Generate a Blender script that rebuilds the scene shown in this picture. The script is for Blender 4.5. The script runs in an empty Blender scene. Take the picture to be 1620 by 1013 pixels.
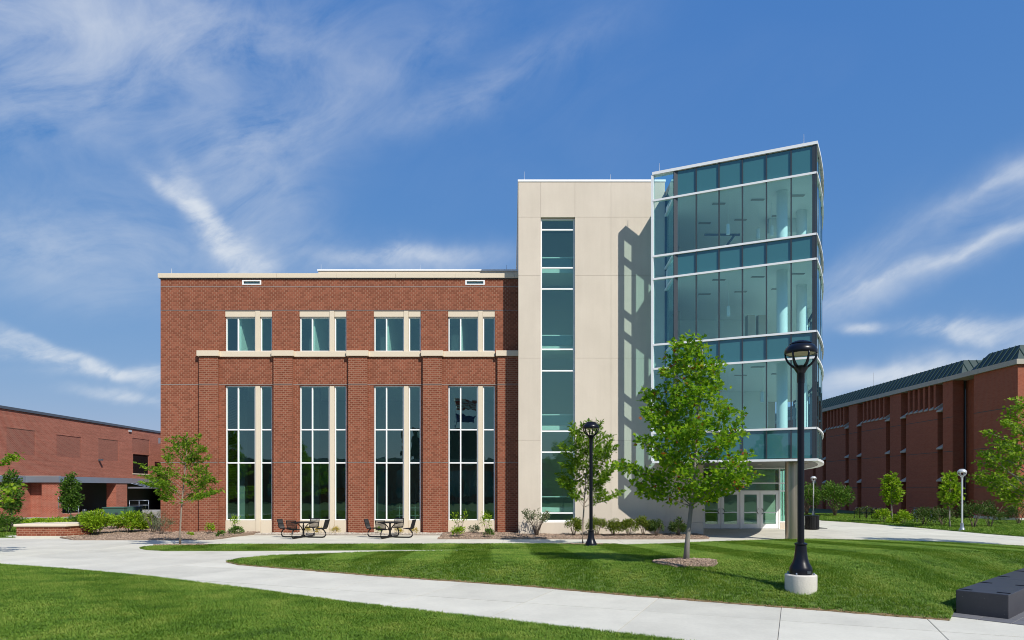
import bpy, bmesh, math, random
import numpy as np
from mathutils import Vector, Matrix
from mathutils.geometry import delaunay_2d_cdt

random.seed(7)
rng = np.random.default_rng(7)
R = math.radians
scene = bpy.context.scene
COL = scene.collection

# ------------------------------------------------------------------ camera
EYE = 2.35            # camera height over the forecourt paving
FPX, CX, CY = 1080.0, 810.0, 773.0   # focal length and principal point of the 1620x1013 photograph
cam_d = bpy.data.cameras.new('camera')
cam_d.sensor_width = 36.0
cam_d.sensor_fit = 'HORIZONTAL'
cam_d.lens = 24.0
cam_d.shift_y = (CY - 506.5) / 1620.0
cam_d.clip_end = 3000
cam = bpy.data.objects.new('camera', cam_d)
cam.location = (0, 0, EYE)
cam.rotation_euler = (R(90), 0, 0)
COL.objects.link(cam)
scene.camera = cam

# ------------------------------------------------------------------ sun, sky, exposure
SUN_EL = 44.0
TO_SUN = Vector((0.577 * math.cos(R(SUN_EL)), -0.817 * math.cos(R(SUN_EL)), math.sin(R(SUN_EL))))
sun_d = bpy.data.lights.new('sun', 'SUN')
sun_d.energy = 4.2
sun_d.angle = R(0.53)
sun_d.color = (1.0, 0.95, 0.87)
sun = bpy.data.objects.new('sun', sun_d)
sun.rotation_euler = (-TO_SUN).to_track_quat('-Z', 'Y').to_euler()
sun.location = (30, -40, 60)
COL.objects.link(sun)

scene.view_settings.view_transform = 'Standard'
scene.view_settings.look = 'None'
scene.view_settings.exposure = 0.27
scene.view_settings.gamma = 1.0
scene.view_settings.use_curve_mapping = False
scene.cycles.filter_width = 1.0
scene.cycles.diffuse_bounces = 6
scene.cycles.max_bounces = 14
scene.cycles.transparent_max_bounces = 24

world = bpy.data.worlds.new('World')
scene.world = world
world.use_nodes = True
world.cycles.sampling_method = 'MANUAL'
world.cycles.sample_map_resolution = 256


class NT:
    """small helper to wire shader nodes"""
    def __init__(self, tree):
        self.t = tree
        self.n = tree.nodes
        self.l = tree.links

    def node(self, kind, **kw):
        nd = self.n.new(kind)
        for k, v in kw.items():
            setattr(nd, k, v)
        return nd

    def put(self, sock, v):
        if isinstance(v, bpy.types.NodeSocket):
            self.l.new(v, sock)
        elif v is not None:
            sock.default_value = v

    def math(self, op, a, b=None, c=None, clamp=False):
        nd = self.node('ShaderNodeMath', operation=op)
        nd.use_clamp = clamp
        self.put(nd.inputs[0], a)
        if b is not None:
            self.put(nd.inputs[1], b)
        if c is not None:
            self.put(nd.inputs[2], c)
        return nd.outputs[0]

    def noise(self, vec, scale, detail=4, rough=0.55, dist=0.0):
        nd = self.node('ShaderNodeTexNoise')
        if vec is not None:
            self.put(nd.inputs['Vector'], vec)
        nd.inputs['Scale'].default_value = scale
        nd.inputs['Detail'].default_value = detail
        nd.inputs['Roughness'].default_value = rough
        nd.inputs['Distortion'].default_value = dist
        return nd.outputs['Fac']

    def ramp(self, fac, stops, interp='LINEAR'):
        nd = self.node('ShaderNodeValToRGB')
        cr = nd.color_ramp
        cr.interpolation = interp
        while len(cr.elements) < len(stops):
            cr.elements.new(0.5)
        for e, (p, c) in zip(cr.elements, stops):
            e.position = p
            e.color = (c[0], c[1], c[2], 1) if not isinstance(c, (int, float)) else (c, c, c, 1)
        self.put(nd.inputs[0], fac)
        return nd.outputs[0]

    def mix(self, fac, a, b, blend='MIX'):
        nd = self.node('ShaderNodeMix', data_type='RGBA', blend_type=blend)
        self.put(nd.inputs[0], fac)
        for s, v in ((nd.inputs[6], a), (nd.inputs[7], b)):
            if isinstance(v, (tuple, list)):
                v = (v[0], v[1], v[2], 1)
            self.put(s, v)
        return nd.outputs[2]

    def xyz(self, x=0.0, y=0.0, z=0.0):
        nd = self.node('ShaderNodeCombineXYZ')
        for s, v in zip(nd.inputs, (x, y, z)):
            self.put(s, v)
        return nd.outputs[0]

    def sep(self, vec):
        nd = self.node('ShaderNodeSeparateXYZ')
        self.put(nd.inputs[0], vec)
        return nd.outputs


def build_sky():
    w = NT(world.node_tree)
    w.n.clear()
    out = w.node('ShaderNodeOutputWorld')
    bg = w.node('ShaderNodeBackground')
    bg.inputs['Strength'].default_value = 0.10
    sky = w.node('ShaderNodeTexSky', sky_type='NISHITA')
    sky.sun_disc = False
    sky.sun_elevation = R(SUN_EL)
    sky.sun_rotation = math.atan2(TO_SUN.x, TO_SUN.y)
    sky.altitude = 200
    sky.air_density = 1.0
    sky.dust_density = 0.35
    sky.ozone_density = 2.6
    # even grade over the whole sky: deeper blue aloft, calmer near the horizon
    sp = w.node('ShaderNodeSeparateColor')
    w.l.new(sky.outputs[0], sp.inputs[0])
    cc = w.node('ShaderNodeCombineColor')
    for ch, (gain, pw) in enumerate(((0.445, 0.83), (0.4285, 0.477), (0.552, 0.175))):
        v_ = w.math('POWER', w.math('MULTIPLY', w.math('MAXIMUM', sp.outputs[ch], 0.001), 0.1), pw)
        w.l.new(w.math('MULTIPLY', v_, gain * 10.0), cc.inputs[ch])
    tc = w.node('ShaderNodeTexCoord')
    x, y, z = w.sep(tc.outputs['Generated'])
    az = w.math('ARCTAN2', x, y)
    el = w.math('ARCSINE', z)
    # cirrus: streaky noise with a warp, strongest in a few banks of cloud
    th = R(26)
    u = w.math('ADD', w.math('MULTIPLY', az, math.cos(th)), w.math('MULTIPLY', el, math.sin(th)))
    v = w.math('SUBTRACT', w.math('MULTIPLY', el, math.cos(th)), w.math('MULTIPLY', az, math.sin(th)))
    p = w.xyz(w.math('MULTIPLY', u, 3.2), w.math('MULTIPLY', v, 7.5), 0.0)
    streak = w.noise(p, 1.8, 7, 0.64, 0.7)
    p2 = w.xyz(az, w.math('MULTIPLY', el, 1.6), 3.1)
    soft = w.noise(p2, 5.0, 5, 0.58, 0.4)
    tex = w.math('ADD', w.math('MULTIPLY', streak, 0.6), w.math('MULTIPLY', soft, 0.4))
    soft_banks = [  # px, py, half length, half width, tilt, strength: thin veils
        (40, 90, 260, 120, 10, 0.62), (250, 40, 330, 70, 6, 0.45), (470, 200, 280, 40, 30, 0.30),
        (740, 155, 220, 28, 20, 0.30), (400, 300, 120, 90, -45, 0.42), (110, 400, 210, 60, 6, 0.55),
        (640, 415, 150, 26, 3, 0.50), (1480, 425, 240, 26, 17, 0.55), (1570, 310, 150, 30, 14, 0.42),
        (1420, 600, 170, 22, 6, 0.75), (1330, 445, 80, 30, 20, 0.35),
        # the same weather behind and beside the camera
        (-900, 200, 500, 120, 10, 0.6), (2600, 250, 500, 90, 14, 0.6)]
    crisp_banks = [  # brighter wisps with torn edges
        (285, 305, 60, 13, -28, 0.95), (330, 345, 75, 16, -52, 1.10), (385, 405, 75, 26, -40, 0.95), (110, 568, 130, 13, -8, 1.15),
        (190, 585, 80, 9, 6, 0.85), (205, 622, 60, 9, 0, 0.8), (60, 540, 80, 9, -14, 0.7), (1540, 528, 75, 15, -8, 1.0), (1368, 523, 26, 9, -10, 0.95),
        (1560, 385, 90, 10, 18, 0.7), (1400, 445, 90, 10, 14, 0.65), (1590, 290, 60, 11, 16, 0.6), (1450, 590, 110, 12, 6, 0.85), (640, 408, 110, 13, 4, 0.7)]

    def bank_sum(banks):
        total = None
        for (px, py, a, b, t, s) in banks:
            dx, dy, dz = (px - CX) / FPX, 1.0, (CY - py) / FPX
            n = math.sqrt(dx * dx + 1 + dz * dz)
            a0, e0 = math.atan2(dx, dy), math.asin(dz / n)
            k = 1 / (FPX * n)
            t = R(t)
            da, de = w.math('SUBTRACT', azw, a0), w.math('SUBTRACT', elw, e0)
            uu = w.math('ADD', w.math('MULTIPLY', da, math.cos(t) / (a * k)), w.math('MULTIPLY', de, math.sin(t) / (a * k)))
            vv = w.math('SUBTRACT', w.math('MULTIPLY', de, math.cos(t) / (b * k)), w.math('MULTIPLY', da, math.sin(t) / (b * k)))
            r2 = w.math('ADD', w.math('MULTIPLY', uu, uu), w.math('MULTIPLY', vv, vv))
            g = w.math('MULTIPLY', w.math('EXPONENT', w.math('MULTIPLY', r2, -1.0)), s)
            total = g if total is None else w.math('ADD', total, g)
        return total
    # the edges of the banks are torn by a turbulent offset
    wn = w.node('ShaderNodeTexNoise')
    w.put(wn.inputs['Vector'], w.xyz(az, el, 7.0))
    wn.inputs['Scale'].default_value = 11.0
    wn.inputs['Detail'].default_value = 4
    wr, wg_, wb = w.sep(wn.outputs['Color'])
    azw = w.math('ADD', az, w.math('MULTIPLY', w.math('SUBTRACT', wr, 0.5), 0.075))
    elw = w.math('ADD', el, w.math('MULTIPLY', w.math('SUBTRACT', wg_, 0.5), 0.055))
    soft_t = bank_sum(soft_banks)
    crisp_t = bank_sum(crisp_banks)
    # beyond those banks a thin veil goes round the whole sky
    veil = w.math('MULTIPLY', w.math('MAXIMUM', w.math('SUBTRACT', w.noise(p2, 1.7, 2, 0.5), 0.5), 0.0), 0.35)
    soft_t = w.math('ADD', soft_t, veil)
    tx = w.math('MULTIPLY', w.math('SUBTRACT', tex, 0.35), 3.5, clamp=True)
    fine = w.noise(w.xyz(w.math('MULTIPLY', u, 9.0), w.math('MULTIPLY', v, 22.0), 1.0), 1.8, 5, 0.65, 0.4)
    fx = w.math('ADD', w.math('MULTIPLY', w.math('SUBTRACT', fine, 0.35), 2.4, clamp=True), 0.25)
    dens = w.math('ADD', w.math('MULTIPLY', soft_t, tx), w.math('MULTIPLY', crisp_t, w.math('MULTIPLY', fx, 0.95)))
    fac = w.math('SUBTRACT', 1.0, w.math('EXPONENT', w.math('MULTIPLY', dens, -1.15)))
    fac = w.math('MULTIPLY', fac, 0.95, clamp=True)
    col = w.mix(fac, cc.outputs[0], (6.6, 6.95, 7.3))
    w.l.new(col, bg.inputs['Color'])
    w.l.new(bg.outputs[0], out.inputs['Surface'])


build_sky()

# ------------------------------------------------------------------ geometry helpers
def gp(px, py, z=0.0):
    """point of the plane z under a photo pixel -> (X, Y)"""
    d = (EYE - z) * FPX / (py - CY)
    return ((px - CX) / FPX * d, d)


def wx(px, Y):
    return (px - CX) / FPX * Y


def wz(py, Y):
    return EYE + (CY - py) / FPX * Y


class MB:
    """collects shapes, build() links them as one mesh object"""
    def __init__(self):
        self.v, self.f = [], []

    def add(self, verts, faces):
        o = len(self.v)
        self.v.extend([tuple(p) for p in verts])
        self.f.extend([tuple(i + o for i in f) for f in faces])
        return self

    def box(self, x0, x1, y0, y1, z0, z1):
        v = [(x0, y0, z0), (x1, y0, z0), (x1, y1, z0), (x0, y1, z0), (x0, y0, z1), (x1, y0, z1), (x1, y1, z1), (x0, y1, z1)]
        return self.add(v, [(0, 3, 2, 1), (4, 5, 6, 7), (0, 1, 5, 4), (1, 2, 6, 5), (2, 3, 7, 6), (3, 0, 4, 7)])

    def obox(self, A, B, off0, off1, z0, z1):
        """upright box along plan line A-B, between two offsets to its left-hand side"""
        d = Vector((B[0] - A[0], B[1] - A[1])).normalized()
        n = Vector((-d.y, d.x))
        P = [Vector(A[:2]) + n * off0, Vector(B[:2]) + n * off0, Vector(B[:2]) + n * off1, Vector(A[:2]) + n * off1]
        return self.prism(P, z0, z1)

    def prism(self, poly, z0, z1):
        n = len(poly)
        ar = sum(poly[i][0] * poly[(i + 1) % n][1] - poly[(i + 1) % n][0] * poly[i][1] for i in range(n))
        if ar < 0:
            poly = list(reversed(list(poly)))
        v = [(p[0], p[1], z0) for p in poly] + [(p[0], p[1], z1) for p in poly]
        f = [tuple(range(n - 1, -1, -1)), tuple(range(n, 2 * n))]
        f += [(i, (i + 1) % n, n + (i + 1) % n, n + i) for i in range(n)]
        return self.add(v, f)

    def tube(self, pts, rad, n=8, cap=True):
        pts = [Vector(p) for p in pts]
        if not hasattr(rad, '__len__'):
            rad = [rad] * len(pts)
        rings = []
        ref = Vector((0, 0, 1))
        for i, p in enumerate(pts):
            t = (pts[min(i + 1, len(pts) - 1)] - pts[max(i - 1, 0)]).normalized()
            a = t.cross(ref)
            if a.length < 1e-3:
                a = t.cross(Vector((1, 0, 0)))
            a.normalize()
            b = t.cross(a)
            ref = b.cross(t) * 0 + ref
            rings.append([p + (a * math.cos(2 * math.pi * k / n) + b * math.sin(2 * math.pi * k / n)) * rad[i] for k in range(n)])
        v = [q for r in rings for q in r]
        f = []
        for i in range(len(pts) - 1):
            for k in range(n):
                k2 = (k + 1) % n
                f.append((i * n + k, i * n + k2, (i + 1) * n + k2, (i + 1) * n + k))
        if cap:
            f.append(tuple(range(n - 1, -1, -1)))
            f.append(tuple((len(pts) - 1) * n + k for k in range(n)))
        return self.add(v, f)

    def lathe(self, prof, c=(0, 0, 0), n=20):
        v, f = [], []
        for (r, z) in prof:
            for k in range(n):
                a = 2 * math.pi * k / n
                v.append((c[0] + r * math.cos(a), c[1] + r * math.sin(a), c[2] + z))
        for i in range(len(prof) - 1):
            for k in range(n):
                k2 = (k + 1) % n
                f.append((i * n + k, i * n + k2, (i + 1) * n + k2, (i + 1) * n + k))
        f.append(tuple(range(n - 1, -1, -1)))
        f.append(tuple((len(prof) - 1) * n + k for k in range(n)))
        return self.add(v, f)

    def build(self, name, mat, parent=None, smooth=False, bevel=0.0):
        me = bpy.data.meshes.new(name)
        me.from_pydata(self.v, [], self.f)
        me.update()
        return link(name, me, mat, parent, smooth, bevel)


def base_matrix(p):
    return p.matrix_basis if p.parent is None else Matrix.Identity(4)


def link(name, me, mat, parent=None, smooth=False, bevel=0.0):
    if mat is not None and not me.materials:
        me.materials.append(mat)
    if smooth:
        me.polygons.foreach_set('use_smooth', [True] * len(me.polygons))
        if smooth == 'auto':
            try:
                me.set_sharp_from_angle(angle=R(35))
            except Exception:
                pass
    o = bpy.data.objects.new(name, me)
    COL.objects.link(o)
    if parent is not None:
        o.parent = parent
        o.matrix_parent_inverse = base_matrix(parent).inverted()
    if bevel:
        m = o.modifiers.new('edge', 'BEVEL')
        m.width = bevel
        m.segments = 2
        m.limit_method = 'ANGLE'
    return o


def tag(o, label=None, cat=None, group=None, kind=None):
    for k, v in (('label', label), ('category', cat), ('group', group), ('kind', kind)):
        if v:
            o[k] = v
    return o


def empty(name, loc=(0, 0, 0), rz=0.0):
    o = bpy.data.objects.new(name, None)
    o.empty_display_size = 0.3
    o.location = loc
    o.rotation_euler = (0, 0, rz)
    COL.objects.link(o)
    o.matrix_basis = Matrix.Translation(Vector(loc)) @ Matrix.Rotation(rz, 4, 'Z')
    return o


def kids(o):
    return [c for c in COL.objects if c.parent == o]


def copy_tree(o, parent=None):
    c = o.copy()
    COL.objects.link(c)
    if parent is not None:
        c.parent = parent
        c.matrix_parent_inverse = o.matrix_parent_inverse.copy()
    for ch in kids(o):
        copy_tree(ch, c)
    return c


def place(o, loc, rz=0.0, s=1.0):
    o.location = loc
    o.rotation_euler = (0, 0, rz)
    o.scale = (s, s, s) if not hasattr(s, '__len__') else s
    return o


# ------------------------------------------------------------------ materials
MATS = {}


def new_mat(name):
    m = bpy.data.materials.new(name)
    m.use_nodes = True
    t = NT(m.node_tree)
    b = m.node_tree.nodes['Principled BSDF']
    MATS[name] = m
    return m, t, b


def pos(t):
    return t.node('ShaderNodeNewGeometry').outputs['Position']


def pmat(name, col, rough=0.7, var=0.12, scale=2.0, bump=0.0, bscale=30.0, metal=0.0, spec=0.5, objrand=0.0, fine=0.0, fscale=60.0):
    m, t, b = new_mat(name)
    p = t.node('ShaderNodeTexCoord').outputs['Object']
    n = t.noise(p, scale, 5, 0.6)
    k = t.math('ADD', t.math('MULTIPLY', t.math('SUBTRACT', n, 0.5), 2 * var), 1.0)
    if fine:
        nf = t.noise(p, fscale, 3, 0.7)
        k = t.math('ADD', k, t.math('MULTIPLY', t.math('SUBTRACT', nf, 0.5), 2 * fine))
    if objrand:
        oi = t.node('ShaderNodeObjectInfo').outputs['Random']
        k = t.math('ADD', k, t.math('MULTIPLY', t.math('SUBTRACT', oi, 0.5), 2 * objrand))
    c = t.mix(1.0, (col[0], col[1], col[2]), t.xyz(k, k, k), 'MULTIPLY')
    t.put(b.inputs['Base Color'], c)
    b.inputs['Roughness'].default_value = rough
    b.inputs['Metallic'].default_value = metal
    b.inputs['Specular IOR Level'].default_value = spec
    if bump:
        bp = t.node('ShaderNodeBump')
        bp.inputs['Strength'].default_value = bump
        bp.inputs['Distance'].default_value = 0.02
        t.put(bp.inputs['Height'], t.noise(p, bscale, 5, 0.6))
        t.l.new(bp.outputs[0], b.inputs['Normal'])
    return m


def brick_mat(name, c1, c2, mortar, bw=0.215, rh=0.075, ms=0.011, bump=0.35, patch=0.10, streak=0.0):
    m, t, b = new_mat(name)
    g = t.node('ShaderNodeNewGeometry')
    x, y, z = t.sep(g.outputs['Position'])
    nx, ny, nz = t.sep(g.outputs['True Normal'])
    side = t.math('GREATER_THAN', t.math('ABSOLUTE', nx), 0.6)
    u = t.math('ADD', t.math('MULTIPLY', x, t.math('SUBTRACT', 1.0, side)), t.math('MULTIPLY', y, side))
    vec = t.xyz(u, z, 0.0)
    br = t.node('ShaderNodeTexBrick')
    br.offset = 0.5
    t.put(br.inputs['Vector'], vec)
    br.inputs['Color1'].default_value = (*c1, 1)
    br.inputs['Color2'].default_value = (*c2, 1)
    br.inputs['Mortar'].default_value = (*mortar, 1)
    br.inputs['Scale'].default_value = 1.0
    br.inputs['Brick Width'].default_value = bw
    br.inputs['Row Height'].default_value = rh
    br.inputs['Mortar Size'].default_value = ms
    br.inputs['Mortar Smooth'].default_value = 0.2
    br.inputs['Bias'].default_value = -0.1
    n = t.noise(g.outputs['Position'], 0.45, 5, 0.6)
    k = t.math('ADD', t.math('MULTIPLY', t.math('SUBTRACT', n, 0.5), 2 * patch), 1.0)
    if streak:   # courses laid from differently fired batches
        row = t.noise(t.xyz(t.math('MULTIPLY', u, 0.25), t.math('MULTIPLY', z, 5.0), 0.0), 1.0, 3, 0.6)
        k = t.math('ADD', k, t.math('MULTIPLY', t.math('SUBTRACT', row, 0.5), 2 * streak))
    c = t.mix(1.0, br.outputs['Color'], t.xyz(k, k, k), 'MULTIPLY')
    t.put(b.inputs['Base Color'], c)
    b.inputs['Roughness'].default_value = 0.85
    b.inputs['Specular IOR Level'].default_value = 0.25
    bp = t.node('ShaderNodeBump')
    bp.inputs['Strength'].default_value = bump
    bp.inputs['Distance'].default_value = 0.01
    t.put(bp.inputs['Height'], t.math('SUBTRACT', 1.0, br.outputs['Fac']))
    t.l.new(bp.outputs[0], b.inputs['Normal'])
    return m


def glass_mat(name, tint, refl=0.10, wav=0.002, gcol=(0.66, 0.93, 0.96)):
    m, t, b = new_mat(name)
    t.n.remove(b)
    out = [n for n in t.n if n.type == 'OUTPUT_MATERIAL'][0]
    tr = t.node('ShaderNodeBsdfTransparent')
    tr.inputs[0].default_value = (*tint, 1)
    gl = t.node('ShaderNodeBsdfGlossy')
    gl.inputs['Color'].default_value = (*gcol, 1)
    gl.inputs['Roughness'].default_value = 0.0
    bp = t.node('ShaderNodeBump')
    bp.inputs['Strength'].default_value = 1.0
    bp.inputs['Distance'].default_value = wav
    t.put(bp.inputs['Height'], t.noise(pos(t), 1.3, 2, 0.5))
    t.l.new(bp.outputs[0], gl.inputs['Normal'])
    fr = t.node('ShaderNodeFresnel')
    fr.inputs['IOR'].default_value = 1.5
    fac = t.math('ADD', fr.outputs[0], refl, clamp=True)
    bf = t.node('ShaderNodeNewGeometry').outputs['Backfacing']      # a thin sheet mirrors once, at its outer face
    fac = t.math('MULTIPLY', fac, t.math('SUBTRACT', 1.0, bf))
    mx = t.node('ShaderNodeMixShader')
    t.put(mx.inputs[0], fac)
    t.l.new(tr.outputs[0], mx.inputs[1])
    t.l.new(gl.outputs[0], mx.inputs[2])
    t.l.new(mx.outputs[0], out.inputs['Surface'])
    return m


def spandrel_mat(name, col, refl=0.16):
    m, t, b = new_mat(name)
    b.inputs['Base Color'].default_value = (*col, 1)
    b.inputs['Roughness'].default_value = 0.02
    b.inputs['IOR'].default_value = 1.9
    bp = t.node('ShaderNodeBump')
    bp.inputs['Strength'].default_value = 1.0
    bp.inputs['Distance'].default_value = 0.004
    t.put(bp.inputs['Height'], t.noise(pos(t), 1.6, 2, 0.5))
    t.l.new(bp.outputs[0], b.inputs['Normal'])
    return m


def leaf_mat(name, c_dark, c_mid, c_light, trans=0.35, tip=None):
    m, t, b = new_mat(name)
    out = [n for n in t.n if n.type == 'OUTPUT_MATERIAL'][0]
    g = t.node('ShaderNodeNewGeometry')
    stops = [(0.0, c_dark), (0.45, c_mid), (0.85, c_light)]
    if tip:
        stops += [(0.965, c_light), (0.98, tip)]
    c = t.ramp(g.outputs['Random Per Island'], stops)
    t.put(b.inputs['Base Color'], c)
    b.inputs['Roughness'].default_value = 0.6
    b.inputs['Specular IOR Level'].default_value = 0.2
    tl = t.node('ShaderNodeBsdfTranslucent')
    c2 = t.mix(1.0, c, (1.25, 1.35, 0.55), 'MULTIPLY')
    t.put(tl.inputs[0], c2)
    mx = t.node('ShaderNodeMixShader')
    mx.inputs[0].default_value = trans
    t.l.new(b.outputs[0], mx.inputs[1])
    t.l.new(tl.outputs[0], mx.inputs[2])
    t.l.new(mx.outputs[0], out.inputs['Surface'])
    return m


def grass_mat(name, c0, c1, c2):
    m, t, b = new_mat(name)
    out = [n for n in t.n if n.type == 'OUTPUT_MATERIAL'][0]
    g = t.node('ShaderNodeNewGeometry')
    oi = t.node('ShaderNodeObjectInfo')
    n = t.noise(oi.outputs['Location'], 0.9, 5, 0.75)
    r = t.math('ADD', t.math('MULTIPLY', t.math('SUBTRACT', t.math('MULTIPLY', n, 3.0), 1.0, clamp=True), 0.50), t.math('MULTIPLY', oi.outputs['Random'], 0.25))
    r = t.math('ADD', r, t.math('MULTIPLY', g.outputs['Random Per Island'], 0.25))
    c = t.ramp(r, [(0.25, c0), (0.52, c1), (0.80, c2)])
    t.put(b.inputs['Base Color'], c)
    b.inputs['Roughness'].default_value = 0.55
    b.inputs['Specular IOR Level'].default_value = 0.3
    tl = t.node('ShaderNodeBsdfTranslucent')
    t.put(tl.inputs[0], t.mix(1.0, c, (1.2, 1.3, 0.6), 'MULTIPLY'))
    mx = t.node('ShaderNodeMixShader')
    mx.inputs[0].default_value = 0.3
    t.l.new(b.outputs[0], mx.inputs[1])
    t.l.new(tl.outputs[0], mx.inputs[2])
    t.l.new(mx.outputs[0], out.inputs['Surface'])
    return m


M_BRICK = brick_mat('brick_new', (0.178, 0.048, 0.023), (0.278, 0.085, 0.045), (0.33, 0.18, 0.115), bw=0.225, rh=0.1029, ms=0.0135, patch=0.10, streak=0.06)
M_BRICK_OLD = brick_mat('brick_weathered', (0.285, 0.068, 0.040), (0.385, 0.108, 0.068), (0.40, 0.225, 0.165), patch=0.18, streak=0.34)
M_BRICK_PATCH = brick_mat('brick_infill', (0.225, 0.058, 0.038), (0.30, 0.088, 0.058), (0.34, 0.20, 0.15), patch=0.08, streak=0.12)
M_BRICK_DARK = brick_mat('brick_brown', (0.285, 0.070, 0.036), (0.35, 0.098, 0.052), (0.27, 0.125, 0.08), patch=0.10, streak=0.10)
M_STONE = pmat('cast_stone', (0.67, 0.575, 0.435), 0.85, 0.05, 1.2, 0.06, 60, fine=0.03, fscale=30)
M_PANEL = pmat('limestone_panel', (0.605, 0.53, 0.432), 0.8, 0.06, 0.7, 0.05, 50, objrand=0.022, fine=0.03, fscale=12)
M_PALE = pmat('pale_limestone', (0.40, 0.37, 0.31), 0.85, 0.08, 1.0)
M_WHITE = pmat('white_aluminium', (0.86, 0.86, 0.85), 0.35, 0.02, 2.0, spec=0.5)
M_DARKMETAL = pmat('dark_mullion', (0.045, 0.055, 0.065), 0.35, 0.05)
M_COPING = pmat('grey_zinc_band', (0.32, 0.36, 0.42), 0.35, 0.08, 1.2, metal=0.6)
M_ROOFEDGE = pmat('dark_zinc_edge', (0.10, 0.115, 0.14), 0.45, 0.06, metal=0.3)
M_BLACKGL = pmat('unlit_glass', (0.010, 0.011, 0.012), 0.15, 0.05)
M_FLASH = pmat('weathered_flashing', (0.24, 0.23, 0.22), 0.6, 0.1)
M_CONC = pmat('broom_concrete', (0.567, 0.545, 0.462), 0.9, 0.26, 0.7, 0.12, 90, objrand=0.06, fine=0.10, fscale=13)
M_CONC_BASE = pmat('joint_concrete', (0.30, 0.285, 0.255), 0.95, 0.1, 2.0)
M_CONC_ROUGH = pmat('cast_footing_concrete', (0.58, 0.55, 0.49), 0.95, 0.13, 9.0, 0.4, 35, fine=0.10, fscale=70)
M_MULCH = pmat('bark_mulch', (0.25, 0.18, 0.13), 0.95, 0.35, 9.0, 1.0, 45, fine=0.35, fscale=60)
M_GRAVEL = pmat('river_gravel', (0.36, 0.31, 0.26), 0.9, 0.25, 14.0, 0.8, 40, fine=0.4, fscale=45)
M_SOIL = pmat('soil', (0.10, 0.12, 0.045), 0.95, 0.3, 4.0, 0.5, 30, fine=0.3, fscale=50)
M_TURF = pmat('turf', (0.095, 0.155, 0.022), 0.9, 0.3, 1.2, 0.8, 60, fine=0.4, fscale=70)
M_GROUND = pmat('campus_ground', (0.06, 0.10, 0.03), 0.95, 0.3, 0.3)
M_BLACK = pmat('black_powder_coat', (0.0055, 0.006, 0.010), 0.30, 0.05, 3.0, spec=0.35)
M_BLACKM = pmat('black_steel', (0.008, 0.008, 0.009), 0.5, 0.1, 5.0, spec=0.35)
M_LENS = pmat('lamp_diffuser', (0.62, 0.54, 0.38), 0.5, 0.05)
M_SILVER = pmat('silver_paint', (0.55, 0.57, 0.59), 0.4, 0.05, 3.0, metal=0.3)
M_BENCH = pmat('black_granite', (0.040, 0.039, 0.045), 0.42, 0.25, 3.0, 0.05, 40, fine=0.25, fscale=40, spec=0.45)
_t = NT(M_BENCH.node_tree)
_b = M_BENCH.node_tree.nodes['Principled BSDF']
_src = _b.inputs['Base Color'].links[0].from_socket
_fl = _t.noise(_t.node('ShaderNodeTexCoord').outputs['Object'], 26, 2, 0.5)
_t.put(_b.inputs['Base Color'], _t.mix(_t.math('MULTIPLY', _t.math('SUBTRACT', _fl, 0.70), 9.0, clamp=True), _src, (0.22, 0.20, 0.18)))
_t = NT(M_PANEL.node_tree)
_b = M_PANEL.node_tree.nodes['Principled BSDF']
_src = _b.inputs['Base Color'].links[0].from_socket
_x, _y, _z = _t.sep(pos(_t))
_st = _t.noise(_t.xyz(_t.math('MULTIPLY', _x, 2.2), _y, _t.math('MULTIPLY', _z, 0.22)), 1.0, 6, 0.65)
_cl = _t.noise(pos(_t), 0.55, 4, 0.6)
_k = _t.math('ADD', 1.0, _t.math('ADD', _t.math('MULTIPLY', _t.math('SUBTRACT', _st, 0.5), 0.17), _t.math('MULTIPLY', _t.math('SUBTRACT', _cl, 0.5), 0.16)))
_t.put(_b.inputs['Base Color'], _t.mix(1.0, _src, _t.xyz(_k, _t.math('POWER', _k, 1.05), _t.math('POWER', _k, 1.12)), 'MULTIPLY'))
M_SOFFIT = pmat('bronze_soffit', (0.115, 0.105, 0.095), 0.5, 0.05)
M_STEEL = pmat('brushed_steel_column', (0.50, 0.43, 0.33), 0.32, 0.05, 1.0, metal=0.9)
M_INT = pmat('interior_plaster', (0.80, 0.81, 0.78), 0.9, 0.03)
M_INTG = pmat('interior_grey', (0.22, 0.24, 0.24), 0.9, 0.05)
M_INTD = pmat('interior_dark', (0.07, 0.075, 0.07), 0.9, 0.1)
M_CEIL = pmat('interior_ceiling', (0.80, 0.80, 0.78), 0.9, 0.02)
M_FLOORL = pmat('pale_terrazzo', (0.68, 0.67, 0.62), 0.5, 0.08, 6.0)
M_CARPET = pmat('interior_floor', (0.10, 0.10, 0.095), 0.8, 0.1)
M_WOOD = pmat('interior_wood', (0.22, 0.11, 0.05), 0.6, 0.15, 4.0)
M_GLASS = glass_mat('window_glass', (0.78, 0.945, 0.905), 0.165, 0.0022, (0.66, 0.95, 0.80))
M_CLEAR = glass_mat('curtain_wall_glass', (0.845, 0.985, 0.98), 0.085, 0.0012)
M_SPAN = spandrel_mat('spandrel_glass', (0.045, 0.158, 0.172))
M_COPPER = pmat('green_copper', (0.022, 0.045, 0.040), 0.5, 0.15, 1.5, metal=0.2)
M_COPPERL = pmat('copper_seam', (0.040, 0.080, 0.065), 0.5, 0.1, 1.5, metal=0.2)
M_GREENBOX = pmat('green_enamel', (0.060, 0.125, 0.095), 0.45, 0.06)
M_BARK = pmat('young_bark', (0.26, 0.21, 0.165), 0.9, 0.2, 6.0, 0.4, 40)
M_BARKG = pmat('grey_bark', (0.22, 0.205, 0.18), 0.9, 0.18, 8.0, 0.4, 40)
M_TWIG = pmat('twig_bark', (0.15, 0.11, 0.08), 0.9, 0.2, 8.0)
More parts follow.
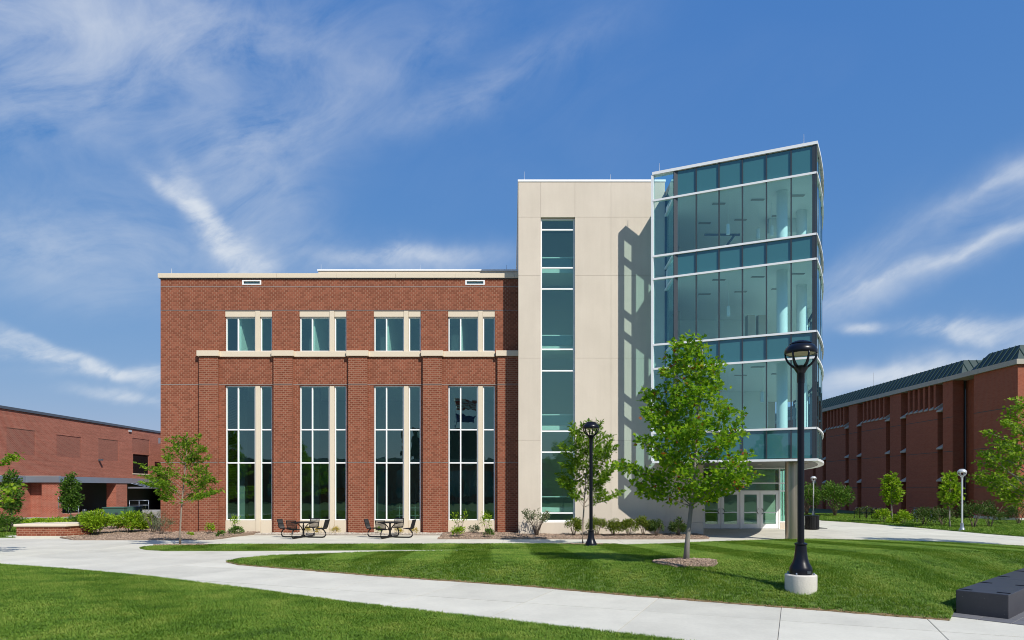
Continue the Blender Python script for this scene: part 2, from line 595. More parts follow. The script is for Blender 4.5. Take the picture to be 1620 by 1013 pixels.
M_MAPLE = leaf_mat('maple_leaf', (0.080, 0.190, 0.012), (0.165, 0.315, 0.018), (0.30, 0.43, 0.024), 0.50, (0.30, 0.10, 0.025))
M_LOCUST = leaf_mat('locust_leaf', (0.080, 0.175, 0.012), (0.145, 0.27, 0.018), (0.24, 0.35, 0.026), 0.45)
M_PEAR = leaf_mat('pear_leaf', (0.040, 0.105, 0.014), (0.075, 0.165, 0.022), (0.13, 0.22, 0.030), 0.32)
M_SHRUB = leaf_mat('bright_shrub_leaf', (0.12, 0.235, 0.012), (0.215, 0.35, 0.016), (0.33, 0.45, 0.025), 0.32)
M_SHRUBD = leaf_mat('dark_shrub_leaf', (0.030, 0.070, 0.014), (0.055, 0.105, 0.022), (0.10, 0.15, 0.032), 0.3)
M_HEDGE = leaf_mat('hedge_shrub_leaf', (0.065, 0.11, 0.012), (0.12, 0.175, 0.018), (0.20, 0.235, 0.028), 0.3)
M_GREYLEAF = leaf_mat('sage_leaf', (0.09, 0.12, 0.06), (0.15, 0.18, 0.10), (0.24, 0.25, 0.16), 0.3)
M_YELLOW = leaf_mat('yellow_plant', (0.22, 0.24, 0.02), (0.42, 0.36, 0.03), (0.60, 0.36, 0.04), 0.3)
M_GRASS = grass_mat('grass_blade', (0.066, 0.135, 0.012), (0.128, 0.24, 0.020), (0.26, 0.325, 0.055))
M_CHIP = pmat('wood_chip', (0.33, 0.24, 0.175), 0.95, 0.3, 3.0, objrand=0.35)
M_PEBBLE = pmat('pebble', (0.42, 0.37, 0.31), 0.85, 0.2, 3.0, objrand=0.35)

# ------------------------------------------------------------------ ground, paving, lawns, beds
YB, YS = 35.1, 34.0          # brick front and stone front of the main building

def in_poly(p, poly):
    x, y = p
    c = False
    j = len(poly) - 1
    for i in range(len(poly)):
        xi, yi = poly[i]
        xj, yj = poly[j]
        if (yi > y) != (yj > y) and x < (xj - xi) * (y - yi) / (yj - yi) + xi:
            c = not c
        j = i
    return c


def seg_dist(P, line, closed=False):
    """distance from each point of P to a polyline"""
    P = np.asarray(P, float)
    best = np.full(len(P), 1e9)
    L = np.asarray(line, float)
    m = len(L) if closed else len(L) - 1
    for i in range(m):
        a, b = L[i], L[(i + 1) % len(L)]
        d = b - a
        t = np.clip(((P - a) @ d) / max(d @ d, 1e-9), 0, 1)
        q = a + t[:, None] * d
        best = np.minimum(best, np.hypot(*(P - q).T))
    return best


def resample(poly, step):
    out = []
    for i in range(len(poly)):
        a, b = Vector(poly[i]), Vector(poly[(i + 1) % len(poly)])
        n = max(1, int((b - a).length / step))
        for k in range(n):
            q = a.lerp(b, k / n)
            out.append((q.x, q.y))
    return out


def sheet(name, poly, zfun, mat, step=0.5, skirt=-0.05, parent=None, jitter=0.0):
    """a ground patch with uneven height: triangulated outline + inner points, with a skirt"""
    ring = resample(poly, step)
    if jitter:
        ring = [(x + random.uniform(-jitter, jitter), y + random.uniform(-jitter, jitter)) for x, y in ring]
    n = len(ring)
    xs, ys = [p[0] for p in ring], [p[1] for p in ring]
    inner = []
    y = min(ys)
    while y < max(ys):
        x = min(xs)
        while x < max(xs):
            q = (x + random.uniform(-.2, .2) * step, y + random.uniform(-.2, .2) * step)
            if in_poly(q, ring):
                inner.append(q)
            x += step
        y += step
    if inner:
        dd = seg_dist(inner, ring, True)
        inner = [q for q, d in zip(inner, dd) if d > step * 0.45]
    allp = [Vector(p) for p in ring + inner]
    vs, es, fs, *_ = delaunay_2d_cdt(allp, [(i, (i + 1) % n) for i in range(n)], [], 1, 1e-5)
    P = [(v.x, v.y) for v in vs]
    Z = zfun(np.array(P))
    mb = MB()
    verts = [(p[0], p[1], float(z)) for p, z in zip(P, Z)]
    faces = []
    for f in fs:
        a, b, c = (P[i] for i in f[:3])
        ar = (b[0] - a[0]) * (c[1] - a[1]) - (c[0] - a[0]) * (b[1] - a[1])
        faces.append(tuple(f) if ar > 0 else tuple(reversed(f)))
    cnt = {}
    for f in faces:
        for i in range(len(f)):
            e = (f[i], f[(i + 1) % len(f)])
            cnt[e] = 1
    k = len(verts)
    low = {}
    for (a, b) in list(cnt):
        if (b, a) not in cnt:
            for q in (a, b):
                if q not in low:
                    low[q] = len(verts)
                    verts.append((P[q][0], P[q][1], skirt))
            faces.append((b, a, low[a], low[b]))
    mb.add(verts, faces)
    return mb.build(name, mat, parent, smooth=False)


SOURCES = {}


def source(name, mb, mat):
    me = bpy.data.meshes.new(name)
    me.from_pydata(mb.v, [], mb.f)
    me.materials.append(mat)
    o = bpy.data.objects.new(name, me)     # only referenced by the scatter, never linked to the scene
    SOURCES[name] = o
    return o


def scatter(obj, src, density, smin, smax, seed, lean=0.0, stripe=None, tumble=0.0, keep=True):
    """geometry nodes: strew copies of src over the up-facing part of obj"""
    ng = bpy.data.node_groups.new('scatter', 'GeometryNodeTree')
    ng.interface.new_socket('Geometry', in_out='INPUT', socket_type='NodeSocketGeometry')
    ng.interface.new_socket('Geometry', in_out='OUTPUT', socket_type='NodeSocketGeometry')
    N, L = ng.nodes, ng.links
    gi, go = N.new('NodeGroupInput'), N.new('NodeGroupOutput')
    dist = N.new('GeometryNodeDistributePointsOnFaces')
    dist.inputs['Density'].default_value = density
    dist.inputs['Seed'].default_value = seed
    L.new(gi.outputs[0], dist.inputs['Mesh'])
    nrm = N.new('GeometryNodeInputNormal')
    sx = N.new('ShaderNodeSeparateXYZ')
    L.new(nrm.outputs[0], sx.inputs[0])
    gt = N.new('FunctionNodeCompare')
    gt.data_type = 'FLOAT'
    gt.operation = 'GREATER_THAN'
    L.new(sx.outputs[2], gt.inputs[0])
    gt.inputs[1].default_value = 0.5
    L.new(gt.outputs[0], dist.inputs['Selection'])
    oi = N.new('GeometryNodeObjectInfo')
    oi.inputs['Object'].default_value = src
    oi.inputs['As Instance'].default_value = True
    ip = N.new('GeometryNodeInstanceOnPoints')
    L.new(dist.outputs['Points'], ip.inputs['Points'])
    L.new(oi.outputs['Geometry'], ip.inputs['Instance'])
    rv = N.new('FunctionNodeRandomValue')
    rv.data_type = 'FLOAT_VECTOR'
    rv.inputs['Min'].default_value = (-tumble - lean, -tumble - lean, 0)
    rv.inputs['Max'].default_value = (tumble + lean, tumble + lean, 6.283)
    rv.inputs['Seed'].default_value = seed + 1
    L.new(rv.outputs[0], ip.inputs['Rotation'])
    rs = N.new('FunctionNodeRandomValue')
    rs.data_type = 'FLOAT'
    rs.inputs[2].default_value = smin
    rs.inputs[3].default_value = smax
    rs.inputs['Seed'].default_value = seed + 2
    L.new(rs.outputs[1], ip.inputs['Scale'])
    last = ip.outputs[0]
    if stripe:                      # mowing lanes: blades lie one way, then the other
        (dx, dy, width, amt) = stripe
        po = N.new('GeometryNodeInputPosition')
        sp = N.new('ShaderNodeSeparateXYZ')
        L.new(po.outputs[0], sp.inputs[0])

        def mth(op, a, b):
            nd = N.new('ShaderNodeMath')
            nd.operation = op
            for s, v in zip(nd.inputs, (a, b)):
                if isinstance(v, (int, float)):
                    s.default_value = v
                elif v is not None:
                    L.new(v, s)
            return nd.outputs[0]
        w = mth('ADD', mth('MULTIPLY', sp.outputs[0], dx * math.pi / width), mth('MULTIPLY', sp.outputs[1], dy * math.pi / width))
        a = mth('MULTIPLY', mth('MAXIMUM', mth('MINIMUM', mth('MULTIPLY', mth('SINE', w, None), 4.0), 1.0), -1.0), amt)
        cx = N.new('ShaderNodeCombineXYZ')
        L.new(mth('MULTIPLY', a, 1.0), cx.inputs[0])
        L.new(mth('MULTIPLY', a, -0.4), cx.inputs[1])
        ri = N.new('GeometryNodeRotateInstances')
        L.new(last, ri.inputs['Instances'])
        L.new(cx.outputs[0], ri.inputs['Rotation'])
        ri.inputs['Local Space'].default_value = False
        L.new(po.outputs[0], ri.inputs['Pivot Point'])
        last = ri.outputs[0]
    if keep:
        j = N.new('GeometryNodeJoinGeometry')
        L.new(gi.outputs[0], j.inputs[0])
        L.new(last, j.inputs[0])
        last = j.outputs[0]
    L.new(last, go.inputs[0])
    md = obj.modifiers.new('scatter', 'NODES')
    md.node_group = ng


def tuft(nb, h, spread, wid, seed):
    r = random.Random(seed)
    mb = MB()
    for i in range(nb):
        a = r.uniform(0, 6.283)
        q = r.uniform(0, spread)
        c = Vector((q * math.cos(a), q * math.sin(a), -0.005))
        b = r.uniform(0, 6.283)
        d = Vector((math.cos(b), math.sin(b), 0))
        s = Vector((-d.y, d.x, 0)) * wid * r.uniform(.7, 1.2)
        hh = h * r.uniform(.6, 1.15)
        mid = c + d * hh * .25 + Vector((0, 0, hh * .6))
        tip = c + d * hh * r.uniform(.5, .9) + Vector((0, 0, hh))
        mb.add([c - s, c + s, mid + s * .8, mid - s * .8, tip], [(0, 1, 2, 3), (3, 2, 4)])
    return mb


SRC_TUFT = source('grass_tuft', tuft(12, 0.045, 0.048, 0.0036, 3), M_GRASS)
SRC_TUFT_FAR = source('grass_tuft_far', tuft(9, 0.085, 0.10, 0.010, 4), M_GRASS)
chip = MB().add([(-.03, -.008, 0), (.03, -.01, 0), (.034, .008, .004), (-.028, .011, .002), (-.03, -.006, .008), (.03, -.008, .009), (.03, .008, .012), (-.028, .009, .010)],
                [(0, 3, 2, 1), (4, 5, 6, 7), (0, 1, 5, 4), (1, 2, 6, 5), (2, 3, 7, 6), (3, 0, 4, 7)])
SRC_CHIP = source('bark_chip', chip, M_CHIP)
peb = MB().lathe([(.008, -.012), (.026, -.006), (.03, .004), (.022, .014), (.008, .019)], n=6)
SRC_PEB = source('river_pebble', peb, M_PEBBLE)

g = MB().add([(-400, -200, -.06), (400, -200, -.06), (400, 600, -.06), (-400, 600, -.06)], [(0, 1, 2, 3)]).build('ground', M_GROUND)
tag(g, 'green campus ground reaching to the horizon', 'ground', kind='structure')

# outlines of the lawns, from points of the photograph carried to the ground plane
near_edge = [gp(-140, 887), gp(0, 895), gp(120, 903.5), gp(240, 915), gp(400, 935), gp(560, 957), gp(800, 985), gp(1045, 1013), gp(1300, 1050)]
near_poly = near_edge + [(5.2, 5.0), (-21, 5.0), (-21, 22.0)]
front_edge = [gp(358, 889.5), gp(376, 894), gp(430, 898.5), gp(500, 904), gp(600, 912), gp(700, 919), gp(830, 928), gp(1000, 943), gp(1130, 953), gp(1260, 963), gp(1400, 974), gp(1502, 982)]
bd = Vector((0.74, 0.67)).normalized()
B0 = Vector(gp(1512, 971))
right_edge = [(B0.x - .02, B0.y + .05), (B0.x + bd.x * 8, B0.y + bd.y * 8), (24.5, 23.5), (25, 25.5)]
far_edge = [gp(1620, 866), gp(1500, 860), gp(1400, 857), gp(1280, 854.6), gp(1240, 855), gp(1120, 859), gp(1063, 861.7), gp(990, 864), gp(974, 862.2), gp(850, 862), gp(350, 863), gp(255, 864.5), gp(228, 866.5), gp(221, 868.2),
            gp(232, 870.5), gp(262, 872.2), gp(400, 872), gp(600, 871), gp(840, 869.7), gp(858, 869.6), gp(840, 870.8), gp(600, 875), gp(430, 881), gp(380, 885.5)]
centre_poly = front_edge + right_edge + far_edge


def z_near(P):
    d = seg_dist(P, near_edge)
    return 0.03 + 0.14 * (1 - np.exp(-d / 2.5))


def z_centre(P):
    df = seg_dist(P, front_edge)
    db = seg_dist(P, right_edge[2:] + far_edge)
    dr = seg_dist(P, right_edge[:2])
    z = np.minimum(0.50 * (1 - np.exp(-df / 1.7)), 0.045 * db)
    z = np.minimum(z, 0.05 + 0.16 * dr)
    return 0.025 + z


lw = sheet('lawn', near_poly, z_near, M_TURF, 0.45)
tag(lw, 'mown grass lawn in the left foreground', 'lawn', kind='stuff')
scatter(lw, SRC_TUFT, 640, 0.7, 1.25, 11, lean=0.15, stripe=(0.8, 0.6, 1.5, 0.05))
lc = sheet('lawn', centre_poly, z_centre, M_TURF, 0.5)
tag(lc, 'mounded striped grass lawn between the two walks', 'lawn', kind='stuff')
scatter(lc, SRC_TUFT, 340, 0.85, 1.4, 12, lean=0.15, stripe=(1.0, 0.03, 1.35, 0.17))
right_poly = [gp(1300, 824), gp(1345, 826.5), gp(1440, 834), gp(1500, 839.5), gp(1560, 845), gp(1625, 850), (27.5, 29), (36.4, 29), (36.4, 48.9), (35.0, 49.0), (35.0, 62), (26, 62)]
lr = sheet('lawn', right_poly, lambda P: np.full(len(P), .03), M_TURF, 0.8)
tag(lr, 'narrow grass strip beside the brown brick building', 'lawn', kind='stuff')
scatter(lr, SRC_TUFT_FAR, 60, 0.8, 1.4, 13, lean=0.2)
ll_poly = [(-40, 30.5), gp(24, 851), (-25.2, 33.5), (-24, 36), (-22, 52), (-36, 52.0), (-40, 50)]
ll = sheet('lawn', ll_poly, lambda P: np.full(len(P), .02), M_TURF, 0.9)
tag(ll, 'far grass beside the loading dock at the left', 'lawn', kind='stuff')
scatter(ll, SRC_TUFT_FAR, 40, 0.8, 1.4, 14, lean=0.2)

def edge_strip(line, w_out, w_in, label):
    L = resample(line, .12)[:-8] if False else []
    for i in range(len(line) - 1):
        a, b = Vector(line[i]), Vector(line[i + 1])
        n = max(1, int((b - a).length / .12))
        L += [a.lerp(b, k / n) for k in range(n)]
    L.append(Vector(line[-1]))
    v, f = [], []
    for i, p in enumerate(L):
        d = (L[min(i + 1, len(L) - 1)] - L[max(i - 1, 0)]).normalized()
        n = Vector((d.y, -d.x))
        q = p + n * (w_out * random.uniform(.3, 1.5))
        r_ = p - n * w_in
        v += [(q.x, q.y, .004), (p.x, p.y, .022 + random.uniform(0, .012)), (r_.x, r_.y, .04)]
    for i in range(len(L) - 1):
        for k in range(2):
            f.append((3 * i + k, 3 * i + 3 + k, 3 * i + 4 + k, 3 * i + 1 + k))
    o = MB().add(v, f).build('lawn_edge', M_THATCH)
    tag(o, label, 'lawn edge', kind='stuff')
    return o


M_THATCH = pmat('dry_thatch', (0.20, 0.135, 0.065), 0.95, 0.35, 6.0, 0.6, 50, fine=0.4, fscale=60)
SRC_DRY = source('dry_tuft', tuft(8, 0.040, 0.05, 0.005, 9), pmat('dry_grass', (0.26, 0.20, 0.09), 0.9, 0.2, 3.0, objrand=.3))
es = edge_strip(front_edge, .045, .10, 'dry brown edge of the mounded lawn along the walk')
scatter(es, SRC_DRY, 160, .7, 1.2, 17, lean=.3)
es = edge_strip(list(reversed(near_edge)), .025, .05, 'dry brown edge of the foreground lawn along the walk')
scatter(es, SRC_DRY, 60, .7, 1.1, 18, lean=.3)

# paving: a base sheet showing in the joints, slabs on it
pv = MB().prism([(-44, 6.0), (30, 6.0), (30, 62), (-44, 62)], -0.05, -0.012).build('pavement', M_CONC_BASE)
tag(pv, 'pale concrete walks and forecourt', 'pavement', kind='structure')
lawns = [near_poly, centre_poly, right_poly, ll_poly]


def clip_half(poly, nx, ny, c):
    """keep nx*x+ny*y <= c"""
    out = []
    for i in range(len(poly)):
        a, b = poly[i], poly[(i + 1) % len(poly)]
        da, db = nx * a[0] + ny * a[1] - c, nx * b[0] + ny * b[1] - c
        if da <= 0:
            out.append(a)
        if da * db < 0:
            t = da / (da - db)
            out.append((a[0] + (b[0] - a[0]) * t, a[1] + (b[1] - a[1]) * t))
    return out


def visible_ground(p):
    if p[1] < 8.5:
        return False
    px = CX + p[0] / p[1] * FPX
    py = CY + EYE / p[1] * FPX
    return -120 < px < 1740 and py < 1090


def lay_slabs(origin, ang, su, sv, nu, nv, clips, skip):
    ca, sa = math.cos(ang), math.sin(ang)
    made = 0
    j = 0.008
    for i in range(nu[0], nu[1]):
        for k in range(nv[0], nv[1]):
            c = [(i * su + j, k * sv + j), ((i + 1) * su - j, k * sv + j), ((i + 1) * su - j, (k + 1) * sv - j), (i * su + j, (k + 1) * sv - j)]
            c = [(origin[0] + x * ca - y * sa, origin[1] + x * sa + y * ca) for x, y in c]
            for cl in clips:
                c = clip_half(c, *cl)
                if len(c) < 3:
                    break
            if len(c) < 3:
                continue
            m = (sum(p[0] for p in c) / len(c), sum(p[1] for p in c) / len(c))
            pts = c + [m] + [((p[0] + m[0]) / 2, (p[1] + m[1]) / 2) for p in c]
            if not any(visible_ground(p) for p in pts):
                continue
            if any(all(in_poly(p, L) for p in pts) for L in lawns) or skip(pts):
                continue
            dz = random.uniform(-.0015, .0015)
            MB().prism(c, -0.045, dz).build('slab', M_CONC, pv)
            made += 1
    return made


def under_building(pts):
    return all((p[1] > YB + .1 and p[0] < .4) or (p[1] > YS + .2 and .3 < p[0] < 9.6) or p[1] > 58 or p[0] < -41 for p in pts)


SPL = 26.55
n1 = lay_slabs((-15.6, 20.6), R(-22.5), 2.45, 2.3, (-6, 16), (-3, 8), [(0, 1, SPL - .008)], under_building)
n2 = lay_slabs((-42.0, SPL + .008), 0.0, 2.6, 2.5, (0, 28), (0, 13), [], under_building)
print('slabs', n1, n2)

# planting beds
def bump_z(lo, hi):
    def f(P):
        return lo + hi * np.clip((P[:, 1] - 31.4) / 3.0, 0, 1) + 0.02 * np.sin(P[:, 0] * 5.1) * np.cos(P[:, 1] * 6.3)
    return f


bed_left = [gp(104, 853), gp(116, 855), gp(330, 854.8), gp(352, 852.8), gp(372, 849.5), (-12.9, 35.0), (-18.02, 35.0), (-18.3, 46), (-23.8, 46), (-23.4, 34)]
bed_mid = [gp(692, 853.3), gp(703, 846), (-3.2, 35.0), (.28, 35.0), (.28, 33.93), (9.4, 33.93), gp(1122, 852.5), gp(1110, 853.4), gp(960, 853.6)]
grav = [(-12.9, 34.15), (-3.3, 34.15), (-3.2, 35.0), (-12.9, 35.0)]
b1 = sheet('mulch_bed', bed_left, bump_z(.03, .10), M_MULCH, 0.28)
tag(b1, 'brown bark mulch bed at the left brick corner', 'mulch bed', kind='stuff')
b2 = sheet('mulch_bed', bed_mid, bump_z(.03, .08), M_MULCH, 0.28)
tag(b2, 'brown bark mulch bed below the stone stair tower', 'mulch bed', kind='stuff')
b3 = sheet('gravel_strip', grav, bump_z(.02, .05), M_GRAVEL, 0.2)
tag(b3, 'pebble gravel strip along the brick wall behind the picnic tables', 'gravel', kind='stuff')
for b, sd in ((b1, 21), (b2, 22)):
    scatter(b, SRC_CHIP, 150, 0.8, 1.9, sd, tumble=0.5)
scatter(b3, SRC_PEB, 260, 0.8, 1.6, 23, tumble=0.6)
mt = gp(1085, 888, .47)
ring = [(mt[0] + .80 * math.cos(a) * random.uniform(.9, 1.12), mt[1] + .95 * math.sin(a) * random.uniform(.9, 1.12)) for a in np.linspace(0, 6.2, 22)]
b4 = sheet('mulch_bed', ring, lambda P: z_centre(P) + .035 + .05 * (1 - np.clip(np.hypot(P[:, 0] - mt[0], P[:, 1] - mt[1]), 0, 1)), M_MULCH, 0.14, skirt=.2)
tag(b4, 'round bark mulch ring at the foot of the leafy maple on the lawn', 'mulch bed', kind='stuff')
scatter(b4, SRC_CHIP, 500, 0.7, 1.5, 24, tumble=0.5)
for (px, py, rr, lab) in ((285, 865, .75, 'thin mulch patch under the slim tree at the left lawn tip'), (922, 864.5, .62, 'thin mulch patch under the slim tree behind the lamp post')):
    c = gp(px, py)
    ring = [(c[0] + rr * 1.5 * math.cos(a) * random.uniform(.85, 1.1), c[1] + rr * .62 * math.sin(a) * random.uniform(.85, 1.1)) for a in np.linspace(0, 6.1, 16)]
    b = sheet('mulch_bed', ring, lambda P: z_centre(P) + .045, M_MULCH, 0.2, skirt=-.03)
    tag(b, lab, 'mulch bed', kind='stuff')
    scatter(b, SRC_CHIP, 220, 0.7, 1.5, 25, tumble=0.5)

# ------------------------------------------------------------------ main building
def holed_wall(mb, x0, x1, z0, z1, holes, yf, yb):
    """wall facing -y with rectangular openings and their reveals"""
    xs = sorted({x0, x1, *[h[0] for h in holes], *[h[1] for h in holes]})
    zs = sorted({z0, z1, *[h[2] for h in holes], *[h[3] for h in holes]})

    def solid(i, k):
        if not (0 <= i < len(xs) - 1 and 0 <= k < len(zs) - 1):
            return None
        cx, cz = (xs[i] + xs[i + 1]) / 2, (zs[k] + zs[k + 1]) / 2
        return not any(h[0] < cx < h[1] and h[2] < cz < h[3] for h in holes)
    for i in range(len(xs) - 1):
        for k in range(len(zs) - 1):
            if not solid(i, k):
                continue
            a, b, c, d = xs[i], xs[i + 1], zs[k], zs[k + 1]
            mb.add([(a, yf, c), (b, yf, c), (b, yf, d), (a, yf, d)], [(0, 1, 2, 3)])
            mb.add([(a, yb, c), (b, yb, c), (b, yb, d), (a, yb, d)], [(3, 2, 1, 0)])
            if not solid(i - 1, k):
                mb.add([(a, yf, c), (a, yf, d), (a, yb, d), (a, yb, c)], [(0, 1, 2, 3)])
            if not solid(i + 1, k):
                mb.add([(b, yf, c), (b, yb, c), (b, yb, d), (b, yf, d)], [(0, 1, 2, 3)])
            if not solid(i, k - 1):
                mb.add([(a, yf, c), (a, yb, c), (b, yb, c), (b, yf, c)], [(0, 1, 2, 3)])
            if not solid(i, k + 1):
                mb.add([(a, yf, d), (b, yf, d), (b, yb, d), (a, yb, d)], [(0, 1, 2, 3)])
    return mb


bld = empty('campus_building', (0, YB, 0))
tag(bld, 'red brick and limestone campus building with a tall glass corner tower', 'building')

XL, XR = -18.07, 0.31
XS0, PER = -14.76, 3.822
Z_TOP, Z_COR = 13.39, 13.15
holes = []
for i in range(4):
    xs = XS0 + PER * i
    holes += [(xs, xs + 2.425, 9.39, 11.49), (xs, xs + 2.425, -.3, 7.65)]
vents = [(-13.87, -12.89), (-2.40, -1.40)]
for a, b in vents:
    holes.append((a + .05, b - .05, 12.86, 13.02))
mb = holed_wall(MB(), XL, XR, -.3, Z_COR, holes, YB, YB + .35)
mb.build('brick_wall', M_BRICK, bld)
MB().box(XL, XL + .35, YB + .352, 58, -.3, Z_COR).build('brick_side_wall', M_BRICK, bld)
MB().box(XL - .0, XR, 58.002, 58.35, -.3, Z_COR).build('brick_rear_wall', M_BRICK, bld)
MB().box(XL + .36, XR, YB + .36, 57.9, 12.55, 12.95).build('flat_roof', M_PALE, bld)
# cornice in cast lengths
xc = XL - .10
k = 0
while xc < XR - .05:
    xe = min(xc + 3.05, XR)
    MB().box(xc, xe - .008, YB - .10, YB + .42, Z_COR + .002, Z_TOP).build('cornice_stone', M_STONE, bld, bevel=.012)
    xc = xe
MB().box(XL - .04, XR, YB - .03, YB + .36, Z_COR - .03, Z_COR).build('cornice_drip', M_DARKMETAL, bld)
MB().box(-9.9 * 1.08, XR, YB + 2.6, YB + 3.0, 12.95, 14.36).build('roof_parapet', M_STONE, bld)
MB().box(-9.95 * 1.08, XR, YB + 2.55, YB + 3.05, 14.362, 14.44).build('parapet_coping', M_WHITE, bld)
# metal reglet lines across the brick, broken by the openings
def reglet(z, skips, x0=XL, x1=XR):
    x = x0
    for a, b in sorted(skips) + [(x1, x1)]:
        if a > x:
            MB().box(x, a, YB - .010, YB + .02, z - .014, z + .012).build('flashing_line', M_FLASH, bld)
        x = b
pil = [(XS0 + PER * i - 1.27, XS0 + PER * i - .31) for i in range(5)]
pil[4] = (pil[4][0], XR)
reglet(12.72, [])
reglet(11.515, [])
bays = [(XS0 + PER * i, XS0 + PER * i + 2.425) for i in range(4)]
reglet(7.69, [p for p in pil])
reglet(3.69, [p for p in pil] + bays)
for a, b in pil:
    p = MB().box(a, b, YB - .16, YB - .001, -.3, 9.10).build('pilaster', M_BRICK, bld)
    for z in (7.69, 3.69):
        MB().box(a, b, YB - .172, YB - .162, z - .014, z + .012).build('flashing_line', M_FLASH, p)
    MB().box(a - .085, min(b + .085, XR), YB - .25, YB - .001, 9.12, 9.40).build('pilaster_cap', M_STONE, bld, bevel=.012)
for a, b in bays:   # the belt course between the caps
    MB().box(a - .225, b + .0, YB - .10, YB + .30, 9.105, 9.386).build('sill_stone', M_STONE, bld, bevel=.01)
for a, b in [(p[0] - .087 - .0, p[0]) for p in pil[1:]]:
    pass
for a, b in vents:
    f = MB()
    z0, z1 = 12.82, 13.06
    f.box(a, b, YB - .02, YB + .06, z0, z0 + .05).box(a, b, YB - .02, YB + .06, z1 - .05, z1)
    f.box(a, a + .07, YB - .02, YB + .06, z0 + .05, z1 - .05).box(b - .07, b, YB - .02, YB + .06, z0 + .05, z1 - .05)
    v = f.build('roof_scupper', M_WHITE, bld)
    MB().box(a + .06, b - .06, YB + .10, YB + .14, z0 + .04, z1 - .04).build('scupper_back', M_SPAN, v)


def window(x0, x1, z0, z1, y, muls, trans, mat_glass, parent, fw=.055, fd=.10, name='window'):
    """white frame with mullions and transoms; every pane is a sub-part"""
    xs = [x0] + list(muls) + [x1]
    zs = [z0] + list(trans) + [z1]
    f = MB()
    for n, x in enumerate(xs):
        a = x if n == 0 else (x - fw if n == len(xs) - 1 else x - fw * .6)
        b = x + fw if n == 0 else (x if n == len(xs) - 1 else x + fw * .6)
        f.box(a, b, y, y + fd, z0, z1)
    e = [(xs[n] + (fw if n == 0 else fw * .6), xs[n + 1] - (fw if n == len(xs) - 2 else fw * .6)) for n in range(len(xs) - 1)]
    for n, z in enumerate(zs):
        a = z if n == 0 else (z - fw if n == len(zs) - 1 else z - fw * .6)
        b = z + fw if n == 0 else (z if n == len(zs) - 1 else z + fw * .6)
        for (p, q) in e:
            f.box(p, q, y + .004, y + fd - .004, a, b)
    w = f.build(name, M_WHITE, parent)
    for n in range(len(zs) - 1):
        a = zs[n] + (fw if n == 0 else fw * .6) - .01
        b = zs[n + 1] - (fw if n == len(zs) - 2 else fw * .6) + .01
        for (p, q) in e:
            e0, e1 = random.uniform(-.006, .006), random.uniform(-.006, .006)
            MB().prism([(p - .01, y + .045 + e0), (q + .01, y + .045 + e1), (q + .01, y + .062 + e1), (p - .01, y + .062 + e0)], a, b).build('pane', mat_glass, w)
    return w


yw = YB + .11
for i in range(4):
    a = XS0 + PER * i
    # upper storey
    MB().box(a + .004, a + 1.545, YB + .03, YB + .33, 11.185, 11.486).build('stone_lintel', M_STONE, bld, bevel=.008)
    MB().box(a + 1.553, a + 1.787, YB + .005, YB + .33, 9.39, 11.486).build('stone_pier', M_STONE, bld, bevel=.008)
    MB().box(a + 1.795, a + 2.421, YB + .03, YB + .33, 11.185, 11.486).build('stone_lintel', M_STONE, bld, bevel=.008)
    window(a + .02, a + 1.545, 9.40, 11.175, yw, [a + .645], [], M_GLASS, bld)
    window(a + 1.80, a + 2.41, 9.40, 11.175, yw, [], [], M_GLASS, bld)
    # the tall windows below
    MB().box(a + 1.553, a + 1.787, YB + .03, YB + .33, -.2, 7.64).build('stone_pier', M_STONE, bld, bevel=.008)
    MB().box(a + .004, a + 1.545, YB + .05, YB + .33, -.2, .70).build('stone_base', M_STONE, bld, bevel=.008)
    MB().box(a + 1.795, a + 2.421, YB + .05, YB + .33, -.2, .70).build('stone_base', M_STONE, bld, bevel=.008)
    window(a + .02, a + 1.545, .71, 7.64, yw, [a + .645], [3.67, 5.38], M_GLASS, bld)
    window(a + 1.80, a + 2.41, .71, 7.64, yw, [], [3.67, 5.38], M_GLASS, bld)

# rooms behind the brick front
yr = YB + .36
MB().box(XL + .36, XR - .02, yr, 57.9, -.25, .02).build('hall_floor', M_CARPET, bld)
MB().box(XL + .36, XR - .02, yr, 57.9, 8.15, 9.05).build('upper_floor', M_CEIL, bld)
MB().box(XL + .36, XR - .02, yr + 9.5, yr + 9.7, .03, 8.14).build('hall_rear_wall', M_INTG, bld)
MB().box(XL + .36, XR - .02, yr + 6.0, yr + 6.2, 9.06, 12.54).build('office_rear_wall', M_INT, bld)
MB().box(XL + .36, XR - .02, yr + .01, yr + 6, 12.0, 12.05).build('office_ceiling', M_CEIL, bld)
for i in range(4):
    a = XS0 + PER * i
    MB().box(a + .60, a + .70, yr + .02, yr + 5.95, 9.06, 11.99).build('office_partition', M_INT, bld)
    MB().box(a + .05, a + .42, yr + 1.2, yr + 1.6, 9.06, 10.25 + .12 * i).build('filing_cabinet', M_INT, bld)
    MB().box(a + 1.9, a + 2.3, yr + 2.2, yr + 2.5, 9.06, 9.8).build('desk_screen', M_INTG, bld)
for x, w in ((-15.9, .45), (-11.6, .45), (-7.8, .45), (-4.0, .45)):
    MB().box(x, x + w, yr + 4.0, yr + 4.45, .03, 8.14).build('hall_column', M_INTG, bld)
MB().box(-12.2, -9.5, yr + 7.6, yr + 7.8, .03, 2.4).build('wood_panel', M_WOOD, bld)
